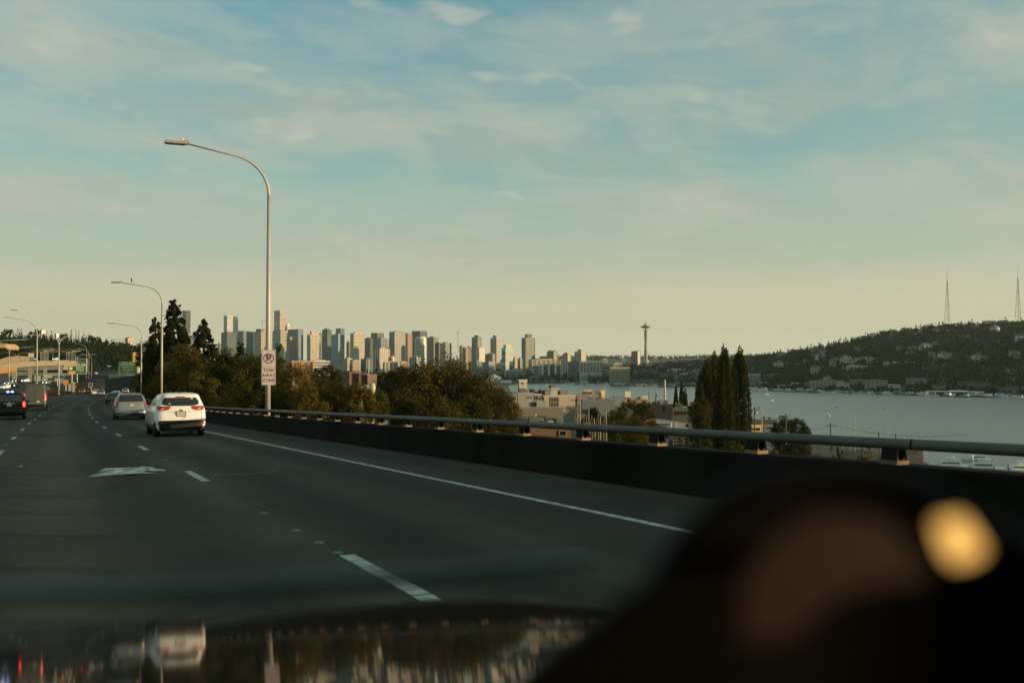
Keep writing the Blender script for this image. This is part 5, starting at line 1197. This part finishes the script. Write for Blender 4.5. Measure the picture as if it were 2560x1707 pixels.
wire(UP[2], P(2420, 1085, 150), 1.0, 'power line leaving the leaning pole to the right'); wire(P(1730, 1005, 230), UP[0], 0.8, 'power line reaching the crossarm pole from the poplars')

# ================================================================== BOATS
BW = mat('boat_white', (.75, .75, .70), 0.4, var=0.08); BG = mat('boat_dark', (.04, .045, .05), 0.4); BT = mat('boat_grey', (.24, .24, .21), 0.5)
def hull(L_, B, H):
    st = [(-.5, .85, .75), (-.3, 1, .72), (0, 1, .74), (.25, .8, .85), (.42, .4, .97), (.5, .03, 1.05)]; vs = []; fs = []
    for y, w_, h in st: vs += [(-B / 2 * w_, y * L_, H * h), (-B / 2 * w_ * .75, y * L_, -.3), (B / 2 * w_ * .75, y * L_, -.3), (B / 2 * w_, y * L_, H * h)]
    for i in range(len(st) - 1):
        for k in range(4): fs.append((i * 4 + k, i * 4 + (k + 1) % 4, i * 4 + 4 + (k + 1) % 4, i * 4 + 4 + k))
    fs += [(3, 2, 1, 0), (20, 21, 22, 23)]; return MB().add(vs, fs)
def motorboat(L_, label, loc, rz, group=None, big=False):
    t = thing('motor_yacht' if big else 'motorboat', label, 'boat', loc, rz, group); B, H = L_ * .27, L_ * .11
    hull(L_, B, H).build('hull', BW, t)
    c = MB().box((0, -L_ * .05, H * 1.25), (B * .74, L_ * .5, H * .95), 0, .9).build('cabin', BW, t)
    MB().box((0, -L_ * .05, H * 1.35), (B * .755, L_ * .42, H * .3), 0, .97).build('cabin_window', GLASS, c)
    if big:
        MB().box((0, -L_ * .1, H * 1.95), (B * .6, L_ * .3, H * .5), 0, .85).build('flybridge', BW, t); MB().box((0, -L_ * .05, H * 2.5), (B * .66, L_ * .22, H * .1)).build('hardtop', BW, t)
        MB().tube([(0, -L_ * .14, H * 2.2), (0, -L_ * .2, H * 3.3)], [.12, .08], 5).build('radar_mast', BW, t); MB().box((0, -L_ * .19, H * 3.1), (B * .4, .3, .14)).build('radar', BW, t); MB().lathe((.5, -L_ * .12, H * 2.6), [(.25, 0), (.3, .3), (.1, .55)], 8).build('dome', BW, t)
        MB().box((0, L_ * .22, H * .98), (B * .4, L_ * .1, H * .1)).build('hatch', GLASS, t)
    return t
pb = motorboat(11, 'white motorboat moored in the row along the far shore', (0, 0, 0), 0, 'boats moored along the far shore')
rb = random.Random(9); first = True
def sail(L_, label, loc, rz, group=None):
    t = thing('sailboat', label, 'boat', loc, rz, group); hull(L_, L_ * .28, L_ * .1).build('hull', BW, t); MB().box((0, 0, L_ * .11), (L_ * .15, L_ * .35, L_ * .06), 0, .85).build('cabin', BW, t)
    MB().tube([(0, L_ * .05, 0), (0, L_ * .05, L_ * 1.25)], [.10, .06], 6).build('mast', wallm((.5, .48, .42)), t); MB().tube([(0, L_ * .05, L_ * .2), (0, -L_ * .35, L_ * .19)], [.09, .07], 6).build('boom', wallm((.12, .16, .2)), t); MB().tube([(0, L_ * .05, L_ * 1.2), (0, L_ * .48, L_ * .1)], .02, 3).build('forestay', GALV, t); return t
def shore_z(px): return float(np.interp(px, [1290, 1330, 1500, 1700, 1860, 1960, 2080, 2200, 2330, 2450, 2600], [2150, 2120, 2010, 1830, 1670, 1600, 1520, 1450, 1390, 1340, 1300]))
px = 1415.0
while px < 2575:
    if not 1735 < px < 1865:
        z = shore_z(px) - rb.uniform(8, 60); v = P(px, HOR, z); loc = (v.x, v.y, WATER); s = rb.uniform(0.95, 1.7); rz = rb.uniform(-.5, .5) + (1.6 if rb.random() < .5 else 0)
        if first: pb.location = loc; pb.rotation_euler = (0, 0, rz); pb.scale = (s, s, s * 1.5); first = False
        else: tcopy(pb, loc, rz, scale=(s, s, s * 1.5), mats={'hull': rb.choice([BW, BW, BG, BT]), 'cabin': rb.choice([BW, BW, BT])})
    px += rb.uniform(7, 15)
rs_ = random.Random(31); px = 1872.0
while px < 2560:
    wd = rs_.uniform(18, 52); z = shore_z(px) + rs_.uniform(14, 70); gz = at(px + wd / 2, z).z
    T('low pale or dark waterside shed just behind the moored boats', px, px + 2, px + wd, HOR + (HC - gz - rs_.uniform(5, 11)) / z * F, z, rs_.choice([GRY, TAN, DGR, WHT, BRN]), GD, 'band', 78, 3.2, 1.5, name='waterside_shed', cat='building', group='waterside sheds behind the boats', penthouse=False)
    px += wd + rs_.uniform(2, 26)
ps = sail(11, 'sailboat with a bare mast moored along the far shore', (*P(2190, HOR, 1430).xy, WATER), 0.3, 'sailboats moored along the far shore')
for px in (1580, 1640, 1945, 2088, 2100, 2175, 2300, 2420, 2520, 2535): v = P(px, HOR, shore_z(px) - 30); tcopy(ps, (v.x, v.y, WATER), rb.uniform(0, 3))
def wz(py): return (HC - WATER) * F / (py - HOR)
v = P(1917, HOR, wz(986)); sail(9, 'lone sailboat with a bare mast out on the lake', (v.x, v.y, WATER), 1.4)
v = P(2071, HOR, wz(1041)); t = motorboat(8.5, 'sunlit white cruiser heading toward the near shore', (v.x, v.y, WATER), 2.6, big=True)
v = P(2090, HOR, wz(1019)); motorboat(7, 'small white boat just above the sunlit cruiser', (v.x, v.y, WATER), 1.6)
v = P(1931, HOR, wz(1001)); motorboat(6, 'dark speedboat trailing a wake right of the poplars', (v.x, v.y, WATER), -1.2)
v = P(2207, HOR, wz(1022)); motorboat(5, 'small boat near the middle of the lake above the masts', (v.x, v.y, WATER), 1.2)
v = P(1895, HOR, wz(1020)); motorboat(6, 'small boat beside the crossarm of the utility pole', (v.x, v.y, WATER), 0.8)
v = P(1488, HOR, wz(985)); motorboat(6, 'tiny boat on the lake above the yellow stucco building', (v.x, v.y, WATER), 0.8)
# marina below the rail
for i, (px, py, L_, rz, lb) in enumerate([(2368, 1170, 17, 1.35, 'leftmost white motor yacht in the gap below the rail'), (2448, 1176, 18, 1.2, 'white motor yacht beside the flag below the rail'), (2545, 1182, 18, 1.5, 'white motor yacht cut by the right edge below the rail'), (2440, 1152, 13, 1.3, 'white yacht behind the flag in the gap below the rail')]):
    v = P(px, HOR, wz(py)); motorboat(L_, lb, (v.x, v.y, WATER), rz - TH, big=True)
v = P(2432, HOR, wz(1178)); t = thing('flag_pole', 'flagpole with a hanging red and white flag among the yachts', 'flag', (v.x, v.y, WATER)); h = 7.5
MB().tube([(0, 0, 0), (0, 0, h)], [.09, .05], 6).build('pole', BW, t)
fl = thing  # flag stripes
for i in range(6): MB().box((-.45 + .0, 0, h - .35 - i * .36), (.55 - .05 * i, .07, .34)).build('flag_stripe', mat('flag_red', (.5, .08, .05), 0.8) if i % 2 == 0 else BW, t)
MB().box((-.42, -.03, h - .1), (.5, .07, .5)).build('flag_canton', mat('flag_blue', (.03, .05, .12), 0.8), t)
for i, (px, yt, z) in enumerate([(2110, 1052, 470), (2127, 1060, 470), (2138, 1040, 450), (2164, 1046, 450), (2147, 1068, 480), (2182, 1074, 480), (2200, 1036, 430), (2222, 1056, 440), (2231, 1064, 430)]):
    v = P(px, HOR, z); H = yh(yt, z) - WATER; L_ = H / 1.25
    if i == 0: pn_ = sail(L_, 'moored sailboat whose mast rises above the rail', (v.x, v.y, WATER), 0.5, 'masts above the rail on the right'); L0 = L_
    else: tcopy(pn_, (v.x, v.y, WATER), rb.uniform(0, 3), scale=(L_ / L0,) * 3)
for i, (px, yt, z) in enumerate([(2196, 1080, 420), (2238, 1084, 420), (2518, 1160, 385), (2483, 1165, 385)]):
    v = P(px, HOR, z); MB().tube([(v.x, v.y, WATER - 1), (v.x, v.y, yh(yt, z))], [.22, .2], 8).build('mooring_pile', wallm((.04, .035, .03)), label='dark wooden mooring pile in the marina', cat='pile', group='mooring piles')
# long boathouse roof on the far shore at right
v = at(2386, 1345); v.z = WATER; t = thing('long_boathouse', 'long white flat roofed boathouse on the far shore at right', 'building', v, -TH - .35)
MB().box((0, 0, 6.2), (72, 16, 0.9)).build('roof', BW, t); MB().box((0, 4, 3), (68, 8, 5.5)).build('wall', wallm((.06, .06, .055)), t); MB().box((4, 0, 7.2), (22, 8, 1.2)).build('roof_ridge', BW, t)
v = at(1690, 1840); v.z = WATER; t = thing('covered_moorage', 'long dark covered moorage on the far shore beside the poplars', 'building', v, -TH - .2)
MB().box((0, 0, 6), (70, 14, 0.9)).build('roof', wallm((.3, .33, .32)), t); MB().box((0, 3, 3), (66, 7, 5.5)).build('wall', wallm((.05, .05, .05)), t)

# ================================================================== INTERCHANGE ON THE LEFT
def pribbon(pts, width, m, name, label=None, **kw):
    """road or wall ribbon through (px, py, z) points; width in metres across the view"""
    c = [P(*p) for p in pts]; vs = []; fs = []
    for i, p in enumerate(c):
        tn = (c[min(i + 1, len(c) - 1)] - c[max(i - 1, 0)]); s = Vector((tn.y, -tn.x, 0)).normalized() * (width / 2); vs += [p - s, p + s]
    for i in range(len(c) - 1): fs.append((2 * i, 2 * i + 1, 2 * i + 3, 2 * i + 2))
    return MB().add(vs, fs).build(name, m, **kw)
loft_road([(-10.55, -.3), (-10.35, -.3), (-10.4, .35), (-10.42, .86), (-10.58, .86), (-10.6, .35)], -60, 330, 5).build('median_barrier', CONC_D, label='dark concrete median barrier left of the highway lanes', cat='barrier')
opp = pribbon([(-420, 1018, 110), (-130, 990, 190), (10, 972, 300), (80, 960, 400), (140, 950, 520), (185, 945, 660), (212, 936, 800), (232, 925, 900)], 17, ASPH, 'opposing_roadway', kind='structure')
exr = pribbon([(330, 1000, 190), (322, 985, 260), (325, 972, 340), (335, 958, 430)], 7, ASPH, 'exit_ramp', kind='structure')
far = pribbon([(215, 960, 560), (240, 950, 640), (262, 942, 720), (225, 928, 820), (205, 921, 900)], 12, ASPH, 'far_roadway', kind='structure')
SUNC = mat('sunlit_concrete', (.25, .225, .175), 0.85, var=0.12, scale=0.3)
def ramp_wall(label, pts, z, thick, m, name='overpass', extra=None):
    """wall following (px, ytop, ybot) at depth z, with real thickness"""
    t = thing(name, label, 'overpass', at(pts[0][0], z)); o = t.location; vs = []; fs = []
    for px, yt, yb, *zz in pts:
        q = zz[0] if zz else z; a = P(px, yt, q) - o; b = P(px, yb, q) - o; f = Vector((ST, CT, 0)) * thick
        vs += [b, a, a + f, b + f]
    for i in range(len(pts) - 1):
        for k in range(4): fs.append((i * 4 + k, i * 4 + (k + 1) % 4, i * 4 + 4 + (k + 1) % 4, i * 4 + 4 + k))
    n = len(pts); fs += [(3, 2, 1, 0), (4 * n - 4, 4 * n - 3, 4 * n - 2, 4 * n - 1)]
    MB().add(vs, fs).build('parapet', m, t)
    vs = []
    for px, yt, yb, *zz in pts:
        q = zz[0] if zz else z; a = P(px, yt, q) - o; f = Vector((ST, CT, 0)); e = Vector((0, 0, .35)); vs += [a - f * .15, a - f * .15 + e, a + f * .5 + e, a + f * .5]
    MB().add(vs, fs).build('coping', m, t); return t
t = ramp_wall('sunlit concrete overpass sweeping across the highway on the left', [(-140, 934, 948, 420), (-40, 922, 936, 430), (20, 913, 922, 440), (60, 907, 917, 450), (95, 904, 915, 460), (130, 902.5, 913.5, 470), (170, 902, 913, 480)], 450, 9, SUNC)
for (px, ya, yb, zz) in [(75, 917, 960, 455), (113, 914, 965, 465), (151, 913, 965, 475), (36, 920, 960, 445)]:
    a = P(px, HOR, zz + 4) - t.location; MB().box((a.x, a.y, (yh(ya, zz) + yh(yb, zz)) / 2 - t.location.z), (1.6, 1.6, yh(ya, zz) - yh(yb, zz))).build('pier', wallm((.2, .2, .17)), t)
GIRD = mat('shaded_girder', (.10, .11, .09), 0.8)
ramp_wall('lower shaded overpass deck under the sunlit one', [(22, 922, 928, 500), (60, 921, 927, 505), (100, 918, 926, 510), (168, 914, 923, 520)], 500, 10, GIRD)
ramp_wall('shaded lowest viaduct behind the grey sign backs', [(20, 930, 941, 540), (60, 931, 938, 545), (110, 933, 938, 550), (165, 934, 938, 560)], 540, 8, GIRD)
ramp_wall('dark bridge crossing over the far highway lanes', [(195, 939, 946, 620), (240, 940, 947, 610), (280, 942, 949, 600), (345, 944, 950, 590)], 600, 10, mat('dark_bridge', (.06, .065, .055), 0.9), name='road_bridge')
ramp_wall('upper dark ramp with car lights behind the bridge', [(235, 918, 921, 760), (290, 919, 922, 750), (345, 920, 923, 740)], 750, 8, mat('dark_bridge', (.06, .065, .055), 0.9), name='road_bridge')
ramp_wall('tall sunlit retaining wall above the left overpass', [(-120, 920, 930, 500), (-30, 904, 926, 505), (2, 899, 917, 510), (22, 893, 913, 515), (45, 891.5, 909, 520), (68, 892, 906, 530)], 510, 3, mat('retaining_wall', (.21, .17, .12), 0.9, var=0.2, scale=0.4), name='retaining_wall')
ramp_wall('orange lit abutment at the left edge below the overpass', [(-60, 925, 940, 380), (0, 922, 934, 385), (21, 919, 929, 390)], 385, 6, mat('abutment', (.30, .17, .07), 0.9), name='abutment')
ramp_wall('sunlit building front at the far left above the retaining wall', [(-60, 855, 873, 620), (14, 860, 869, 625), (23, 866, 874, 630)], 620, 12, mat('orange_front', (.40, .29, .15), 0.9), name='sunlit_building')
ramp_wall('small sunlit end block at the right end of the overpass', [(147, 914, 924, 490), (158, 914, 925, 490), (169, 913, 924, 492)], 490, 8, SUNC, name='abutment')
# median wall and panels in front of opposing lanes
ramp_wall('pale concrete wall behind the orange square sign', [(150, 952, 980, 330), (172, 952, 980, 335), (186, 958, 980, 340)], 330, 2, mat('grey_wall', (.16, .17, .15), 0.9), name='retaining_wall')
ramp_wall('dark retaining wall under the exit sign on the right', [(262, 952, 985, 330), (300, 946, 985, 320), (345, 940, 988, 310)], 320, 2, mat('dark_wall', (.035, .04, .035), 0.9), name='retaining_wall')

# ---- overhead signs
SGN = mat('sign_green', (.010, .085, .040), 0.55, var=0.08); SGT = mat('sign_lettering', (.55, .60, .52), 0.6, var=0.05); SYEL = mat('sign_yellow', (.62, .30, .03), 0.6); SBACK = mat('sign_back_grey', (.27, .30, .26), 0.7, var=0.1)
SGND = mat('sign_green_deep', (.008, .060, .034), 0.55, var=0.08)
def gsign(label, x0, x1, y0, y1, z, m, lines=(), border=True, tab=None, posts=(), arrow=None, extra=(), lm=None, yaw=0.0):
    c = P((x0 + x1) / 2, (y0 + y1) / 2, z); s = z / F; w_, h = (x1 - x0) * s, (y1 - y0) * s; lm = lm or SGT
    rz = -math.atan2(c.x, c.y) + yaw
    t = thing('road_sign', label, 'sign', (c.x, c.y, c.z - h / 2), rz); t.location.z = c.z
    plate(w_, h, 0.15, 0.0, 0.08, 0).build('panel', m, t)
    if border: frame(w_ - .06, h - .06, .14, .09, -.012, 0).build('border', lm, t)
    if tab:
        tw, th_, tx, txt = tab; o = plate(tw * w_, th_ * s, .08, 0.0, 0.08, 0).build('tab_panel', m, t, loc=(tx * w_, 0, h / 2 + th_ * s / 2 + .02)); frame(tw * w_ - .05, th_ * s - .05, .08, .06, -.012, 0).build('border', lm, o); signtext(txt, th_ * s * .85, lm, o, 0, -.02, 0, 1.0)
    for txt, sz, x, y in lines: signtext(txt, sz * s, lm, t, x * w_, -.02, y * h)
    for mm, ax, ay, aw, ah in extra: plate(aw * w_, ah * h, .1, -.05, -.02, 0).build('panel_insert', mm, t, loc=(ax * w_, 0, ay * h))
    if arrow:
        ax, ay, an, l = arrow; l *= s; ca, sa = math.cos(R(an)), math.sin(R(an)); pts = [(-l, -.12 * l), (.2 * l, -.12 * l), (.2 * l, -.5 * l), (l, 0), (.2 * l, .5 * l), (.2 * l, .12 * l), (-l, .12 * l)]
        MB().add([(ax * w_ + x * ca - y * sa, -.02, ay * h + x * sa + y * ca) for x, y in pts], [tuple(range(7))]).build('arrow', lm, t)
    for pxx, yb in posts:
        lx = (pxx - (x0 + x1) / 2) * s; MB().tube([(lx, .25, -h / 2 - (yb - y1) * s), (lx, .25, h / 2)], .17, 8).build('post', GALV, t)
    if posts: MB().tube([(-w_ / 2, .2, 0), (w_ / 2, .2, 0)], .1, 6).build('cross_beam', GALV, t)
    return t
gsign('green EXIT 168B sign for Bellevue and Kirkland with a round route shield', 171, 214, 914.5, 935, 330, SGN, [('Bellevue', 5.2, .16, .27), ('Kirkland', 5.2, .16, -.03)], tab=(.64, 6.2, .17, 'EXIT 168B'), arrow=(.22, -.30, 135, 2.0), posts=[(181, 985), (193, 975)],
      extra=[(SGT, -.33, .20, .17, .34), (SYEL, -.26, -.30, .34, .34), (SYEL, -.33, .66, .30, .24)])
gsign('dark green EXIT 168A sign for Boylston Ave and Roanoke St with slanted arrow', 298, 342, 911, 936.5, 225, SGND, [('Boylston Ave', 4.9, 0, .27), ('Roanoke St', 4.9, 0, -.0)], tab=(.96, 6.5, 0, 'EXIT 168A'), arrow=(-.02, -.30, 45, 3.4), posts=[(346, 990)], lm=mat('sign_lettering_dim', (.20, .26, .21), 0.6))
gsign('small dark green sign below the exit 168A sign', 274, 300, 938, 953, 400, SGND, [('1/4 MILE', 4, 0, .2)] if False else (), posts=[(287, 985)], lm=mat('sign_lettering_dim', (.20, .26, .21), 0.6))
gsign('small green sign over the far right lane above the red lit car', 222, 231.5, 957, 968.5, 380, SGND, posts=[(227, 985)])
gsign('green sign hanging over the overpass behind the poles', 189, 216, 896, 905, 560, SGN, posts=[(192, 930), (216, 930)])
gsign('green sign panel right of the grey sign backs', 148, 160, 937, 948, 420, SGN, posts=[(150, 975)])
gsign('grey back of the larger sign above the opposing lanes', 111, 144, 936, 945, 420, SBACK, border=False, posts=[(114, 965), (142, 965)])
gsign('grey back of the long lower sign above the opposing lanes', 106, 144, 945.3, 953, 421, SBACK, border=False)
gsign('small grey sign back behind the tall lamp pole', 87, 101, 939, 953, 400, SBACK, border=False, posts=[(94, 970)])
gsign('orange square construction sign by the median', 160, 171, 952, 963, 300, mat('sign_orange', (.50, .14, .02), 0.6), border=False, posts=[(165, 985)])
gsign('small white billboard above the overpass', 71, 84, 883.5, 893, 560, mat('billboard_pale', (.42, .38, .28), 0.7), border=False, posts=[(79, 912)])
# ---- lamps over the interchange
lamp(92, 203, yh(958, 203), yh(797, 203) - yh(958, 203), 5.2, (-1,), 'tall curved street lamp with a left arm near the tall van', r0=0.17)
lamp(147, 215, yh(985, 215), yh(838, 215) - yh(985, 215), 5.0, (-1, 1), 'tall twin arm street lamp left of the exit 168B sign', r0=0.16)
for px, ya, yb, z in [(23, 867, 965, 330), (41, 881, 975, 370), (-8, 848, 975, 255), (193, 886, 955, 430), (-60, 773, 990, 160)]:
    lamp(px, z, yh(yb, z), yh(ya, z) - yh(yb, z), 6.6 if px != -60 else 5, (-1, 1), 'twin arm street lamp standing over the interchange' , 'twin arm lamps over the interchange', r0=0.14, n=6)
rl = random.Random(12)
for px, z in [(101, 640), (104, 700), (107, 660), (110, 720), (112.5, 760), (115, 690), (118, 800), (120.5, 740), (166, 620), (170, 560), (174, 640), (179, 700), (182, 660), (187, 760), (132, 820)]:
    ya = rl.uniform(870, 882); lamp(px, z, yh(925, z), yh(ya, z) - yh(925, z), 5.5, (-1, 1), 'distant twin arm lamp in the cluster above the overpass', 'distant lamps above the overpass', r0=0.17, n=5)
for px, z in [(216, 520), (222, 560), (229, 600)]: lamp(px, z, yh(945, z), yh(860 + (px - 216) * 2, z) - yh(945, z), 5, (-1,), 'distant single arm lamp near the green hanging sign', 'distant single arm lamps', r0=0.14, n=5)
# ---- oncoming and ramp traffic
onp, _ = vehicle('oncoming_car', 'tiny oncoming car with lit headlights on the left roadway', 'car', 119, 330, lvs, G_PAINT, dict(windscreen=[(0.98, -.66, .66), (1.3, -.55, .55)], head=[[(0.62, -.82, -.5), (0.74, -.82, -.48)], [(0.62, .5, .82), (0.74, .48, .82)]], wr=.31), group='oncoming cars')
v = P(119, 979, 290); onp.location = v; onp.rotation_euler = (0, 0, math.pi - 0.35)
for i, (px, py, z) in enumerate([(122, 960, 400), (70, 955, 400), (46, 955.5, 420), (82, 933, 560), (20, 972, 300), (45, 968, 330), (30, 962, 350), (144, 901, 470), (277, 917.5, 750), (336, 946.5, 560)]):
    tcopy(onp, P(px, py, z), math.pi - 0.35, mats={'body': [S_PAINT, W_PAINT, K_PAINT][i % 3]})
for i, (px, py, z) in enumerate([(229, 923, 850), (241, 935, 700), (222, 935, 760), (338, 945, 330), (89, 902, 470)]):
    tcopy(dk, P(px, py, z), 0.1 * i, 'tiny distant car on a ramp of the interchange', 'distant cars on the ramps', {'body': [S_PAINT, W_PAINT, G_PAINT][i % 3]})
# construction barrels / orange bush by the median
tree('bush', 41, 192, 300, 953, 'rusty orange shrub by the median under the exit sign', 10, base=yh(985, 300))

# ================================================================== AIR
hm = bpy.data.materials.new('air_haze'); hm.use_nodes = True; nt = hm.node_tree; nt.nodes.remove(nt.nodes['Principled BSDF'])
pv = nt.nodes.new('ShaderNodeVolumePrincipled'); pv.inputs['Color'].default_value = (0.74, 0.95, 0.90, 1); pv.inputs['Density'].default_value = 2.8e-5; pv.inputs['Anisotropy'].default_value = 0.2
nt.links.new(pv.outputs[0], nt.nodes['Material Output'].inputs['Volume'])
MB().box((3000, 6000, 150), (26000, 19000, 720)).build('haze', hm, kind='stuff', label='thin pale evening haze over the lake and city', cat='haze')
